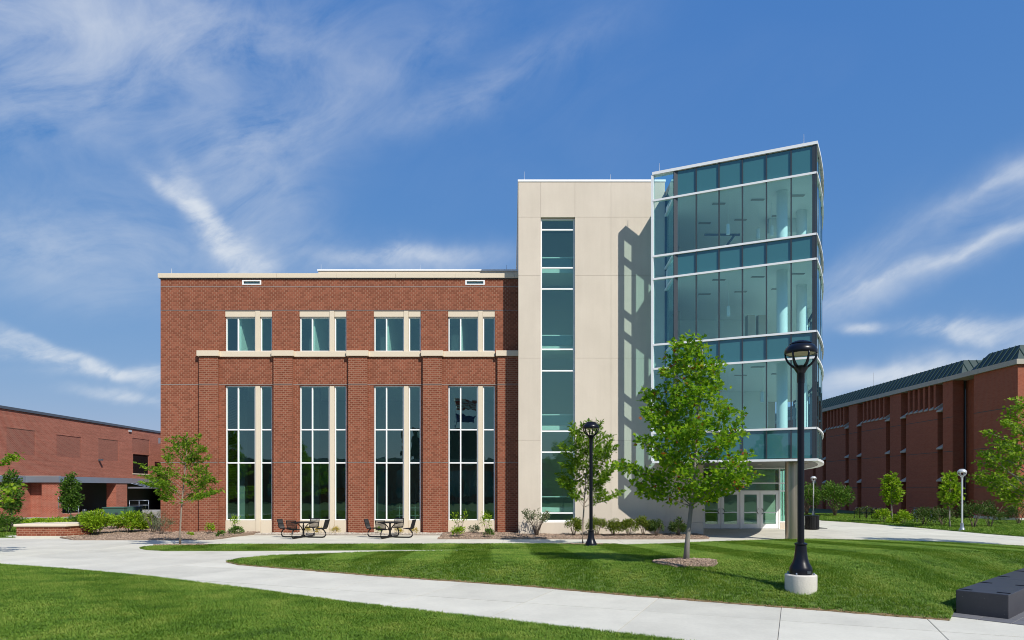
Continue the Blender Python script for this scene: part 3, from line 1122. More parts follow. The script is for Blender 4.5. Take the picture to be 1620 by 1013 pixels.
# a gridded inner screen shows behind the two right-hand tall windows
gsc = MB()
for k in range(15):
    x = -7.6 + k * .46
    gsc.box(x, x + .035, yr + 5.0, yr + 5.05, .05, 3.0)
for k in range(7):
    gsc.box(-7.6, -1.1, yr + 4.985, yr + 4.998, .3 + k * .44, .335 + k * .44)
gsc.build('inner_grid_screen', M_INTG, bld)
for (x, y, z) in ((-13.2, 3, 5.3), (-8.6, 3.4, 5.3), (-1.7, 3, 5.4), (-5.2, 3, 5.2)):
    pl = MB().lathe([(.02, 0), (.12, .02), (.15, .3), (.05, .42), (.01, .44)], (x, yr + y, z), 10)
    pl.tube([(x, yr + y, z + .43), (x, yr + y, 8.15)], .012, 5)
    pl.build('pendant_lamp', M_WHITE, bld, smooth='auto')

# ---- limestone stair tower
XT0, XT1, XT2 = 0.315, 7.62, 9.54
WX0, WX1 = 1.436, 3.13
ZT = 17.62
xcols = [XT0, WX0 - .005, WX1 + .005, 4.93, XT1]
zrows = [-.3, .66, 4.75, 8.84, 12.95, 15.86, ZT]
pt, jt = .11, .0035
def stone_panel(a, b, c, d):
    MB().box(a + jt, b - jt, YS, YS + pt, c + jt, d - jt).build('stone_panel', M_PANEL, bld, bevel=.004)
for ci in range(4):
    for zi in range(6):
        a, b, c, d = xcols[ci], xcols[ci + 1], zrows[zi], zrows[zi + 1]
        if ci == 1 and 0 < zi < 5:
            continue
        if ci == 3 and zi in (0,):
            stone_panel(a, b, c, d)
            continue
        stone_panel(a, b, c, d)
for zi, (c, d) in enumerate(((-.3, .66), (.66, 3.60))):
    stone_panel(XT1, XT2, c, d)
mb = holed_wall(MB(), XT0 + .012, XT1, -.3, ZT - .02, [(WX0, WX1, .70, 15.84)], YS + pt + .012, YS + .45)
mb.build('tower_backing_wall', M_PANEL, bld)
MB().box(XT0 + .012, XT0 + .4, YS + .452, 50, -.3, ZT - .02).build('tower_side_wall', M_PANEL, bld)
MB().box(XT1 - .2, XT1 + .0, YS + .452, 50, -.3, ZT - .02).build('tower_inner_wall', M_PANEL, bld)
MB().box(XT1 + .002, XT2 - .01, YS + pt + .012, 39.5, -.3, 3.60).build('entrance_wall', M_PANEL, bld)
MB().box(XT0 + .012, XT1, 50.002, 50.3, -.3, ZT - .02).build('tower_rear_wall', M_PANEL, bld)
MB().box(XT0 + .42, XT1 - .22, YS + .46, 49.9, ZT - .5, ZT - .1).build('tower_roof', M_PALE, bld)
MB().box(XT0 - .03, XT1 + .03, YS - .03, 50.3, ZT + .001, ZT + .11).build('tower_coping', M_WHITE, bld, bevel=.01)
ztr = [wz(p, YS) for p in (812, 715.3, 682, 586, 551.9, 456, 422.4, 362)]
window(WX0, WX1, .71, 15.83, YS + .14, [], ztr, M_GLASS, bld, fw=.06, name='stair_window')
MB().box(WX0 - .02, WX1 + .02, YS + .02, YS + .139, .655, .705).build('window_sill', M_WHITE, bld)
MB().box(XT0 + .42, XT1 - .22, YS + 5.2, YS + 5.4, 0, 17).build('stair_rear_wall', M_INT, bld)
for z in (1.15, 5.35, 9.42, 13.4):
    st = MB().box(XT0 + .42, XT1 - .22, YS + 1.0, YS + 3.2, z, z + .22).build('stair_landing', M_INT, bld)
    MB().box(WX0 - .6, WX1 + .6, YS + .98, YS + 1.02, z + .75, z + .80).build('hand_rail', M_WHITE, st)
    MB().box(WX0 - .6, WX1 + .6, YS + 1.002, YS + 1.018, z + .26, z + .74).build('rail_panel', M_CLEAR, st)

# ---- glass corner tower
PL, PC = Vector((6.62, 32.2)), Vector((13.07, 29.3))
ZL = [3.64, 4.95, 7.98, 9.11, 12.21, 13.28, 15.91, 17.12]
CLEAR_ROW = [False, True, False, True, False, True, False]
front = [PL.lerp(PC, k / 7) for k in range(8)]
arc = [PC.copy()]
b_, R_, ds = R(30.5), 46.0, 1.32
q = PC.copy()
for k in range(13):
    for m in range(8):
        s = (k * 8 + m + .5) * ds / 8
        t = b_ - s / R_
        q = q + Vector((math.sin(t), math.cos(t))) * (ds / 8)
    arc.append(q.copy())
ret = [Vector((7.62, YS - .01)), front[1]]


def pane_seg(A, B, z0, z1, mat, parent, inset=.03):
    d = (B - A).normalized()
    n = Vector((-d.y, d.x))          # inward for our travel direction
    A = A + n * random.uniform(-.006, .006)       # no two sheets sit quite alike
    B = B + n * random.uniform(-.006, .006)
    MB().obox(A + d * inset, B - d * inset, .042, .060, z0 + .03, z1 - .03).build('pane', mat, parent)


def curtain(pts, name, clear_bays=(), clear_all=False, o0=-.012):
    mul, cap = MB(), MB()
    for n, p in enumerate(pts):
        a = pts[max(n - 1, 0)]
        b = pts[min(n + 1, len(pts) - 1)]
        d = (b - a).normalized()
        last = n in (0, len(pts) - 1)
        mul.obox(p - d * .026, p + d * .026, o0, .17, ZL[0], ZL[-1])
    fr = mul.build(name, M_DARKMETAL, bld)
    for z in ZL[1:-1]:
        rail = MB()
        for n in range(len(pts) - 1):
            d = (pts[n + 1] - pts[n]).normalized()
            rail.obox(pts[n], pts[n + 1], -.035, .030, z - .045, z + .045)
            rail.obox(pts[n] + d * .028, pts[n + 1] - d * .028, .029, .14, z - .035, z + .035)
        rail.build('white_rail', M_WHITE, fr)
    for n in range(len(pts) - 1):
        for r in range(7):
            clear = CLEAR_ROW[r] or n in clear_bays or clear_all
            pane_seg(pts[n], pts[n + 1], ZL[r], ZL[r + 1], M_CLEAR if clear else M_SPAN, fr)
            if not clear:
                MB().obox(pts[n] + (pts[n + 1] - pts[n]).normalized() * .03, pts[n + 1] - (pts[n + 1] - pts[n]).normalized() * .03, .10, .16, ZL[r] + .04, ZL[r + 1] - .04).build('spandrel_back', M_INTD, fr)
    return fr


cw = curtain(front, 'curtain_wall', clear_bays=(0,))
cs = curtain(arc, 'curved_curtain_wall', o0=.032)
cr = curtain(ret, 'return_curtain_wall', clear_all=True)
# white edge post at the free end, corner post
MB().obox(PL - Vector((.05, -.022)), PL + Vector((.05, -.022)), -.03, .20, ZL[0], ZL[-1]).build('edge_post', M_WHITE, bld)
out_line = front + arc[1:]


def band(line, o0, o1, z0, z1):
    mb = MB()
    N_ = []
    for n, p in enumerate(line):
        a, b = line[max(n - 1, 0)], line[min(n + 1, len(line) - 1)]
        d1 = (p - a).normalized() if n else (b - p).normalized()
        d2 = (b - p).normalized() if n < len(line) - 1 else d1
        m = (d1 + d2).normalized()
        nn = Vector((-m.y, m.x))
        N_.append(nn / max(nn.dot(Vector((-d1.y, d1.x))), .35))
    v = []
    for p, nn in zip(line, N_):
        a, b = p + nn * o0, p + nn * o1
        v += [(a.x, a.y, z0), (b.x, b.y, z0), (b.x, b.y, z1), (a.x, a.y, z1)]
    f = [(0, 3, 2, 1)]
    for n in range(len(line) - 1):
        k = 4 * n
        for e in range(4):
            f.append((k + e, k + (e + 1) % 4, k + 4 + (e + 1) % 4, k + 4 + e))
    k = 4 * (len(line) - 1)
    f.append((k, k + 1, k + 2, k + 3))
    mb.add(v, f)
    return mb, N_


mbb, NN = band(out_line, -.05, .30, ZL[-1] + .001, ZL[-1] + .13)
mbb.build('roof_coping', M_WHITE, bld)
mbb, _ = band(out_line, -.05, .22, ZL[0] - .10, ZL[0] - .001)
mbb.build('soffit_rim', M_WHITE, bld)
inner = [p + n * .22 for p, n in zip(out_line, NN)]
back = [Vector((arc[-1].x - .4, arc[-1].y)), Vector((XT1 + .01, arc[-1].y))]
body_poly = inner[1:] + back + [Vector((XT1 + .01, YS + .0)), ]
floor_poly = [p + n * .02 for p, n in zip(inner[1:], NN[1:])] + back + [Vector((XT1 + .03, YS + .02))]
MB().prism(body_poly, ZL[-1] - .25, ZL[-1]).build('tower_roof_deck', M_PALE, bld)
MB().prism(inner + back + [Vector((XT1 + .01, YS - .002)), Vector((XT1 - .4, YS - .002))], ZL[0] - .085, ZL[0] + .05).build('soffit', M_SOFFIT, bld)
for z0, z1 in ((3.75, 4.35), (8.1, 9.0), (12.35, 13.15), (16.0, 16.3)):
    MB().prism(floor_poly, z0, z1).build('floor_slab', M_CEIL, bld)
for z0 in (4.355, 9.005, 13.155):
    MB().prism([p + n * .05 for p, n in zip(inner[1:], NN[1:])] + [Vector((arc[-1].x - .5, arc[-1].y - .05)), Vector((XT1 + .06, arc[-1].y - .05)), Vector((XT1 + .06, YS + .06))], z0, z0 + .02).build('floor_finish', M_FLOORL, bld)
for (x, y, r) in ((12.42, 31.4, .24), (14.25, 33.6, .24), (16.3, 38.2, .24)):
    for (z0, z1) in ((4.38, 8.095), (9.03, 12.345), (13.18, 15.995)):
        MB().lathe([(r, z0), (r, z1)], (x, y, 0), 20).build('interior_column', M_WHITE, bld, smooth='auto')
for (z0, z1) in ((4.38, 8.095), (9.03, 12.345), (13.18, 15.995)):
    MB().box(XT1 + .3, 15.2, 40.5, 40.7, z0, z1).build('interior_rear_wall', M_INT, bld)
    MB().box(9.2, 9.45, 38.5, 40.4, z0, z1).build('interior_wall', M_PANEL, bld)
MB().box(13.0, 14.6, 34.5, 35.0, 15.3, 15.99).build('ceiling_bulkhead', M_CEIL, bld)
for (x, y, z) in ((10.1, 31.9, 14.2), (11.9, 33.0, 14.4), (12.4, 32.6, 14.4), (10.4, 32.8, 10.6), (11.8, 32.2, 6.4), (10.8, 34.0, 6.3)):
    top = 15.99 if z > 13 else (12.34 if z > 9 else 8.09)
    mb = MB().lathe([(.05, 0), (.085, .02), (.085, .48), (.03, .52)], (x, y, z), 12).tube([(x, y, z + .5), (x, y, top)], .01, 5)
    mb.build('pendant_lamp', M_WHITE, bld, smooth='auto')
for px in (1189, 1206):
    MB().box(wx(px, 36) - .2, wx(px, 36) + .2, 36, 36.4, 9.03, 11.5).build('interior_pier', M_PANEL, bld)
MB().box(9.9, 12.2, 36.4, 36.5, 9.03, 10.1).build('interior_counter', M_INT, bld)
MB().tube([(9.75, 33.0, 13.2), (10.75, 33.0, 14.6), (11.0, 33.0, 14.62)], .06, 6).tube([(9.3, 33.0, 14.62), (11.0, 33.0, 14.62)], .05, 6).build('interior_brace', M_ROOFEDGE, bld)
for zc in (8.095, 12.345, 15.995):
    for i in range(3):
        for k in range(2):
            x, y = 9.6 + i * 1.7, 32.6 + k * 2.4 - i * .45
            MB().box(x, x + .6, y, y + .18, zc - .03, zc - .002).build('ceiling_vent', M_PALE, bld)
# lightning rods
for (x, y, z, h) in ((XT0 + .3, YS + .3, ZT + .1, .55), (4.95, YS + .3, ZT + .1, .42), (PL.x + .35, PL.y + .1, ZL[-1] + .12, .5), (PC.x - .35, PC.y + .45, ZL[-1] + .12, .55),
                     (-17.55, YB + .1, Z_TOP, .3), (-10.6, YB + 2.8, 14.44, .35), (-5.1, YB + 2.8, 14.44, .32), (-.3, YB + 2.8, 14.44, .32)):
    MB().tube([(x, y, z - .02), (x, y, z + .06), (x, y, z + .07), (x, y, z + h)], [.03, .03, .012, .008], 6).build('lightning_rod', M_SILVER, bld)
# rear mass of the building
MB().box(XT1 + .05, 17.5, arc[-1].y + .02, 62, -.2, ZT - .3).build('rear_block', M_PANEL, bld)

# ---- entrance
YD = 39.7
cl = MB().lathe([(.30, -.05), (.30, .02), (.27, .03), (.27, 3.55)], (12.67, 30.95, 0), 28).build('entrance_column', M_STEEL, bld, smooth='auto')
fr = MB()
posts = [11.02, 13.29, 15.55, 16.62]
for x in posts:
    fr.box(x - .035, x + .035, YD - .05, YD + .10, 0, 3.56)
fr.box(9.56, 11.0, YD - .05, YD + .1, 0, 3.56)
for z in (2.20, 2.66, 3.52):
    for a, b in zip(posts[:-1], posts[1:]):
        fr.box(a + .036, b - .036, YD - .045, YD + .095, z - .03, z + .03)
fr.box(15.59, 16.58, YD - .045, YD + .095, .38, .44)
ef = fr.build('entrance_screen', M_WHITE, bld)
for a, b in zip(posts[:-1], posts[1:]):
    MB().box(a + .03, b - .03, YD + .02, YD + .04, 2.24, 2.62).build('pane', M_GLASS, ef)
    MB().box(a + .03, b - .03, YD + .02, YD + .04, 2.70, 3.48).build('pane', M_GLASS, ef)
MB().box(15.59, 16.58, YD + .02, YD + .04, .45, 2.16).build('pane', M_GLASS, ef)
MB().box(15.57, 16.62, YD - .06, YD + .1, -.05, .375).build('curb_stone', M_PANEL, bld)
for n, (a, b, hs) in enumerate(((11.06, 12.13, 1), (12.16, 13.25, 0), (13.33, 14.40, 1), (14.43, 15.51, 0))):
    d = MB()
    z0, z1, st = .02, 2.165, .20
    d.box(a, a + st * .85, YD - .02, YD + .03, z0, z1).box(b - st * .85, b, YD - .02, YD + .03, z0, z1)
    d.box(a + st * .85, b - st * .85, YD - .018, YD + .028, z0, z0 + .27).box(a + st * .85, b - st * .85, YD - .018, YD + .028, z1 - .17, z1)
    d.box(a + st * .85, b - st * .85, YD - .035, YD - .019, .93, .98)
    dr = d.build('door', M_WHITE, bld)
    MB().box(a + st * .84, b - st * .84, YD, YD + .02, z0 + .26, z1 - .16).build('door_glass', M_GLASS, dr)
    xh = b - .09 if hs else a + .09
    sg = -1 if hs else 1
    pts = [(xh, YD - .02, .86), (xh + .03 * sg, YD - .09, .90), (xh + .10 * sg, YD - .09, 1.02), (xh + .03 * sg, YD - .09, 1.14), (xh, YD - .02, 1.18)]
    MB().tube(pts, .018, 6).build('door_handle', M_BLACKM, dr, smooth=True)
MB().obox(Vector((16.66, YD)), Vector((18.9, 48.0)), -.05, .0, .0, 3.55).build('lobby_side_glazing', M_GLASS, bld)
mb = MB()
for k in range(7):
    p = Vector((16.66, YD + .12)).lerp(Vector((18.9, 48.0)), k / 6)
    mb.box(p.x - .04, p.x + .06, p.y - .04, p.y + .04, 0, 3.555)
mb.build('lobby_side_mullions', M_WHITE, bld)
MB().box(9.92, 18.4, YD + .12, 47.7, .002, .03).build('lobby_floor', M_INTD, bld)
MB().box(9.6, 18.0, 47.8, 48.0, 0, 3.55).build('lobby_rear_wall', M_INTD, bld)
MB().box(9.6, 9.9, 39.9, 47.7, 0, 3.55).build('lobby_side_wall', M_INTG, bld)
MB().box(12.6, 12.9, 42.2, 47.7, 0.04, 3.5).build('lobby_partition', M_INTG, bld)
MB().box(14.3, 14.7, 43.0, 43.4, 0.04, 3.5).build('lobby_pier', M_PANEL, bld)
for (x, y) in ((10.9, 33.2), (12.3, 33.9), (14.2, 33.0), (13.4, 36.5), (15.4, 37.0)):
    MB().lathe([(.10, 0), (.10, .012), (.085, .014)], (x, y, ZL[0] - .101), 14).build('soffit_downlight', M_LENS, bld)

# ------------------------------------------------------------------ left building (service wing with a loading dock)
lb = empty('service_building', (-40, 62, 0))
tag(lb, 'older red brick service building with loading dock and grey metal fascia', 'building')
XA, XBq = -40.0, -36.8            # upper wall plane, fascia plane
ZR = 8.62
def xwall(mb, xf, xb, y0, y1, z0, z1, holes):
    """wall facing +x"""
    t = holed_wall(MB(), y0, y1, z0, z1, holes, 0.0, 1.0)
    mb.add([(xf + (xb - xf) * p[1], p[0], p[2]) for p in t.v], t.f)
    return mb
def ypx(px, X):
    return X * FPX / (px - CX)
def zpx(py, Y):
    return wz(py, Y)
ya, yb_ = ypx(210.5, XA), ypx(236, XA)
win = (ya, yb_, zpx(749.6, (ya + yb_) / 2), zpx(719.5, (ya + yb_) / 2))
holes_l = [win]
infill = []
for (c0, c1, r0, r1) in ((345, 495, 270, 400), (600, 722, 292, 422), (40, 215, 228, 385), (806, 912, 288, 380)):
    y0, y1 = ypx(c0 / 3.857, XA), ypx(c1 / 3.857, XA)
    ym = (y0 + y1) / 2
    z1, z0 = zpx(620 + r0 / 3.857, ym), zpx(620 + r1 / 3.857, ym)
    if (c0 == 806):
        z0 = win[3] + .15
    infill.append((y0, y1, z0, z1))
    holes_l.append((y0, y1, z0, z1))
xwall(MB(), XA, XA - .4, 36.0, 90.0, 3.0, ZR, holes_l).build('brick_wall', M_BRICK_OLD, lb)
for (y0, y1, z0, z1) in infill:
    MB().box(XA - .40, XA - .035, y0 - .0, y1 + .0, z0, z1).build('bricked_up_opening', M_BRICK_PATCH, lb)
w = MB().box(XA - .16, XA - .10, win[0], win[1], win[2], win[3]).build('dark_window', M_BLACKGL, lb)
MB().box(XA - .09, XA + .06, win[0] - .1, win[1] + .1, win[2] - .10, win[2] - .002).build('window_sill', M_STONE, w)
MB().box(XA - .45, XA + .10, 35.9, 90.1, ZR + .002, ZR + .22).build('roof_edge', M_ROOFEDGE, lb)
MB().box(XA - 22, XA - .402, 36.0, 90.0, 8.0, 8.3).build('flat_roof', M_PALE, lb)
MB().box(XA - 22, XA - .402, 36.0, 36.3, 0, 8.0).build('end_wall', M_BRICK_OLD, lb)
YF = 55.4
ZF0, ZF1 = 2.84, 3.33
# fascia: along the near wall, out across, then along the dock
MB().box(XA + .002, XA + .55, 36.0, YF + .0, ZF0, ZF1).build('metal_fascia', M_COPING, lb)
MB().box(XA + .56, XBq + .02, YF, YF + .25, ZF0, ZF1).build('metal_fascia', M_COPING, lb)
MB().box(XBq - .28, XBq + .02, YF + .26, 90, ZF0, ZF1).build('metal_fascia', M_COPING, lb)
MB().box(XA + .003, XBq - .29, YF + .26, 90, ZF0 + .25, ZF1 - .04).build('dock_canopy', M_INTD, lb)
for (a, b, y0, y1) in ((XA + .003, XA + .57, 36.0, YF), (XA + .56, XBq + .04, YF - .02, YF + .27), ):
    MB().box(a, b, y0, y1, ZF1 + .001, ZF1 + .05).build('fascia_cap', M_SILVER, lb)
# lower walls and piers
MB().box(XA - .3, XA + .3, 36.0, YF + 1.3, -.1, ZF0).build('lower_wall', M_BRICK_OLD, lb)
MB().box(XA + .302, wx(68, YF + .9), YF + .9, YF + 1.3, -.1, ZF0 - .002).build('set_back_wall', M_BRICK_OLD, lb)
MB().box(wx(66, YF + .15), wx(92.5, YF + .15), YF + .15, YF + .62, -.1, ZF0 - .003).build('brick_pier', M_BRICK_OLD, lb)
y0, y1 = ypx(174, XBq), ypx(202, XBq)
MB().box(XBq - .95, XBq - .05, y1 - 1.8, y1, -.1, ZF0 - .003).build('brick_pier', M_BRICK_OLD, lb)
MB().box(XA - .3, XBq - .05, 78.0, 78.4, -.1, ZF0 + .2).build('dock_end_wall', M_BRICK_OLD, lb)
MB().box(XA - .2, XA + .1, YF + 1.32, 77.9, -.1, ZF0 + .2).build('dock_back_wall', M_INTD, lb)
MB().box(XA + .12, XBq - .06, YF + 1.4, y1 - 1.81, -.1, .22).build('dock_floor', M_BRICK_OLD, lb)
for k in range(6):     # dock door slats
    MB().box(XA + .12, XA + .16, YF + 2.6, y1 - 2.4, .78 + k * .34, 1.10 + k * .34).build('dock_door_slat', M_INTD, lb)
# glazed canopy over the side door
cy0, cy1 = ypx(203, XBq) + .1, ypx(250, XBq)
cp = MB().box(XBq - .1, XBq + 1.5, cy0, cy0 + .1, 2.35, 2.50).box(XBq - .1, XBq + 1.5, cy1 - .1, cy1, 2.35, 2.50).box(XBq + 1.4, XBq + 1.5, cy0 + .1, cy1 - .1, 2.35, 2.5).build('door_canopy', M_COPING, lb)
for k in range(7):
    yy = cy0 + .4 + k * (cy1 - cy0 - .8) / 6
    MB().tube([(XBq - .02, yy, 2.84), (XBq + 1.42, yy, 2.5)], .03, 5).build('canopy_rod', M_COPING, cp)
# taller block that shows beside the brick corner
MB().box(-38.3, -30.0, 74.5, 90, -.1, 7.25).build('link_block', M_BRICK_OLD, lb)
MB().box(-38.5, -29.8, 74.3, 90.2, 7.252, 7.85).build('link_fascia', M_COPING, lb)
MB().box(-36.3, -33.9, 74.3, 74.49, .9, 2.3).build('link_window', M_BLACKGL, lb)
# wall flood light
yl = ypx(156, XA)
fl = MB().box(XA + .05, XA + .40, yl - .10, yl + .10, zpx(728, yl) - .06, zpx(728, yl) + .10).box(XA - .02, XA + .06, yl - .06, yl + .06, zpx(728, yl) - .08, zpx(728, yl) + .05).build('flood_light', M_ROOFEDGE, lb)
yl = ypx(205, XA)
MB().box(XA - .05, XA + .12, yl - .22, yl + .22, zpx(682, yl) - .1, zpx(682, yl) + .08).build('wall_vent', M_SILVER, lb)

def railing(name, A, B, h, label, cat):
    r = empty(name, (A[0], A[1], A[2]))
    tag(r, label, cat, 'railings at the loading dock')
    a, b = Vector(A), Vector(B)
    for zz in (h, h * .55):
        MB().tube([a + Vector((0, 0, zz)), b + Vector((0, 0, zz))], .022, 6).build('rail', M_COPING, r, smooth=True)
    for t in (0, .5, 1):
        p = a.lerp(b, t)
        MB().tube([p, p + Vector((0, 0, h))], .022, 6).build('rail_post', M_COPING, r, smooth=True)
    return r
railing('hand_railing', (-36.0, 54.2, .75), (-34.4, 54.2, .0), .95, 'sloping grey pipe railing in front of the dark dock opening', 'railing')
railing('hand_railing', (-33.9, 60.5, .35), (-32.2, 60.5, .35), .95, 'level grey pipe railing beside the side door canopy', 'railing')
stp = empty('dock_steps', (-33.6, 60, 0))
tag(stp, 'low pale steps before the loading dock', 'steps')
for k in range(3):
    MB().box(-36.6, -30.2 + .0, 58.4 - k * .36, 64 + .0 - k * .01, -.05 + k * .0 + .0, .36 - k * .12).build('step', M_CONC_BASE, stp) if k == 0 else MB().box(-36.6, -30.2, 58.39 - k * .36, 58.39 - (k - 1) * .36, -.05, .36 - k * .12).build('step', M_CONC_BASE, stp)

# utility boxes, bollard, planter
def cabinet(x0, x1, y0, y1, h, label):
    c = empty('utility_cabinet', ((x0 + x1) / 2, (y0 + y1) / 2, 0))
    tag(c, label, 'utility box', 'green electrical cabinets')
    MB().box(x0, x1, y0, y1, .08, h).build('cabinet_body', M_GREENBOX, c, bevel=.03)
    MB().box(x0 - .08, x1 + .08, y0 - .08, y1 + .08, -.02, .078).build('cabinet_pad', M_CONC, c)
    MB().box(x0 - .02, x1 + .02, y0 - .03, y1 + .02, h + .001, h + .06).build('cabinet_lid', M_GREENBOX, c)
    MB().box((x0 + x1) / 2 + .1, (x0 + x1) / 2 + .32, y0 - .012, y0 - .001, h * .62, h * .74).build('warning_plate', M_DARKMETAL, c)
cabinet(wx(162, 44), wx(196, 44), 44, 45.3, 1.08, 'wide green electrical cabinet behind the bright shrubs')
cabinet(wx(197, 44.4), wx(215, 44.4), 44.4, 45.2, 1.10, 'narrow green electrical cabinet next to the wide one')
bo = MB().lathe([(.14, -.05), (.14, .92), (.11, .97)], (wx(133.5, 45), 45, 0), 14).build('bollard', M_DARKMETAL, None, smooth='auto')
tag(bo, 'short dark grey bollard before the loading dock', 'bollard')

pl = empty('brick_planter', (-22, 33, 0))
tag(pl, 'low red brick planter with a pale stone cap by the walk', 'planter')
pa, pb, pd = wx(26, 32.3), wx(103, 32.3), 32.3
P4 = [Vector((pa, pd)), Vector((pb, pd)), Vector((pb + .55, pd + 1.0)), Vector((pb + .1, pd + 2.0)), Vector((pa, pd + 2.0))]
MB().prism(P4, .10, .545).build('planter_wall', M_BRICK, pl)
MB().prism([Vector((p.x + (.09 if p.x > -22 else -.09), p.y + (-.09 if p.y < 32.9 else .09))) for p in P4], .547, .665).build('cap_stone', M_STONE, pl, bevel=.02)
MB().prism([Vector((p.x, p.y - .03 if p.y < 32.5 else p.y)) for p in P4], -.04, .098).build('planter_footing', M_CONC, pl)
pl2 = empty('seat_wall', (wx(200, 38.5), 38.5, 0))
tag(pl2, 'second low planter wall with pale cap behind the shrubs', 'planter')
MB().box(wx(185, 38.5), wx(228, 38.5), 38.5, 39.3, 0, .58).build('planter_wall', M_BRICK, pl2)
MB().box(wx(183, 38.5), wx(230, 38.5), 38.4, 39.4, .582, .70).build('cap_stone', M_STONE, pl2, bevel=.02)

# ------------------------------------------------------------------ right building (brown brick, copper roof)
rb = empty('brown_brick_building', (40, 60, 0))
tag(rb, 'long brown brick building with green copper mansard roof and slit windows', 'building')
XW = 36.6
ZC = 11.33
WT = .9                      # wall depth of the slots
def wbox(name, y0, y1, z0, z1, x0, x1, mat, parent=rb, bevel=0):
    return MB().box(x0, x1, y0, y1, z0, z1).build(name, mat, parent, bevel=bevel)
wbox('back_wall', 57.02, 104, -.1, ZC, XW + WT, XW + WT + .4, M_INTD)
per = 8.1
z_sill = 9.15
y = 58.0
JOINTS = (2.46, 5.45, 8.3)
for bay in range(5):
    yp0 = 56.7 + bay * per - (0 if bay == 0 else .55)
    yp1 = 58.0 + bay * per
    p = wbox('brick_pier', yp0, yp1, -.1, ZC, XW, XW + WT, M_BRICK_DARK)
    ys1 = yp1 + .72
    for (z, nm) in ((z_sill - .25, 1), (5.7, 1), (2.95, 1)):
        t = MB()
        t.add([(XW - .12, yp1 + .001, z), (XW + WT, yp1 + .001, z), (XW + WT, yp1 + .001, z + .75), (XW - .12, yp1 + .001, z + .12),
               (XW - .12, ys1 - .001, z), (XW + WT, ys1 - .001, z), (XW + WT, ys1 - .001, z + .75), (XW - .12, ys1 - .001, z + .12)],
              [(0, 1, 2, 3), (7, 6, 5, 4), (0, 3, 7, 4), (3, 2, 6, 7), (0, 4, 5, 1)])
        t.build('sloped_sill', M_PALE, rb)  # sill stone painted greyer to stand in for shade
    yq = ys1 + 4.68
    q = wbox('brick_panel', ys1, yq, -.1, z_sill, XW, XW + WT - .1, M_BRICK_DARK)
    for z in JOINTS[:2] + ((8.3,) if True else ()):
        wbox('joint_line', ys1, yq, z - .025, z + .025, XW - .004, XW + .02, M_INTD, q)
        wbox('joint_line', yp0, yp1, z - .025, z + .025, XW - .004, XW + .02, M_INTD, p)
    ye = yq + .78
    for z in (z_sill - .25, 5.7, 2.95):
        t = MB()
        t.add([(XW - .12, yq + .001, z), (XW + WT, yq + .001, z), (XW + WT, yq + .001, z + .75), (XW - .12, yq + .001, z + .12),
               (XW - .12, ye - .001, z), (XW + WT, ye - .001, z), (XW + WT, ye - .001, z + .75), (XW - .12, ye - .001, z + .12)],
              [(0, 1, 2, 3), (7, 6, 5, 4), (0, 3, 7, 4), (3, 2, 6, 7), (0, 4, 5, 1)])
        t.build('sloped_sill', M_PALE, rb)
    # fins of the top windows with stone wedges between them, greyed to carry the wall's shade
    n = 7
    L0, L1 = ys1 + .02, yq - .02
    for k in range(n - 1):
        c = L0 + (L1 - L0) * (k + .5) / (n - 1)
        wbox('brick_fin', c - .14, c + .14, z_sill + .001, ZC, XW, XW + WT - .05, M_BRICK_DARK)
    for k in range(n):
        a = L0 if k == 0 else L0 + (L1 - L0) * (k - .5) / (n - 1) + .142
        b = L1 if k == n - 1 else L0 + (L1 - L0) * (k + .5) / (n - 1) - .142
        t = MB()
        t.add([(XW - .10, a, z_sill + .002), (XW + WT, a, z_sill + .002), (XW + WT, a, z_sill + .8), (XW - .10, a, z_sill + .10),
               (XW - .10, b, z_sill + .002), (XW + WT, b, z_sill + .002), (XW + WT, b, z_sill + .8), (XW - .10, b, z_sill + .10)],
              [(0, 1, 2, 3), (7, 6, 5, 4), (0, 3, 7, 4), (3, 2, 6, 7), (0, 4, 5, 1)])
        t.build('stone_wedge', M_PALE, rb)
# recess and near block
wbox('recess_wall', 54.1, 56.69, -.1, ZC, XW + 1.3, XW + 1.6, M_BRICK_DARK)
wbox('recess_jamb', 56.70, 57.0, -.1, ZC, XW + WT + .41, XW + 1.29, M_BRICK_DARK)
nb = wbox('near_block', 49.4, 54.1, -.1, ZC, XW, XW + 14, M_BRICK_DARK)
for z in JOINTS:
    wbox('joint_line', 49.4, 54.1, z - .025, z + .025, XW - .004, XW + .02, M_INTD, nb)
MB().box(XW - .05, XW + 14, 49.3, 54.1, -.1, .22).build('plinth', M_CONC, rb)
ccut = 49.2
while ccut < 103:
    c2 = min(ccut + 4.05, 104)
    wbox('cornice_stone', ccut + (0), c2 - .012, ZC + .002, ZC + .37, XW - .22, XW + 1.5, M_PALE)  # greyer than the end cornice: shade of this side put into the colour
    ccut = c2
wbox('cornice_front', 49.2, 49.6, ZC + .002, ZC + .37, XW + 1.512, XW + 14, M_STONE)
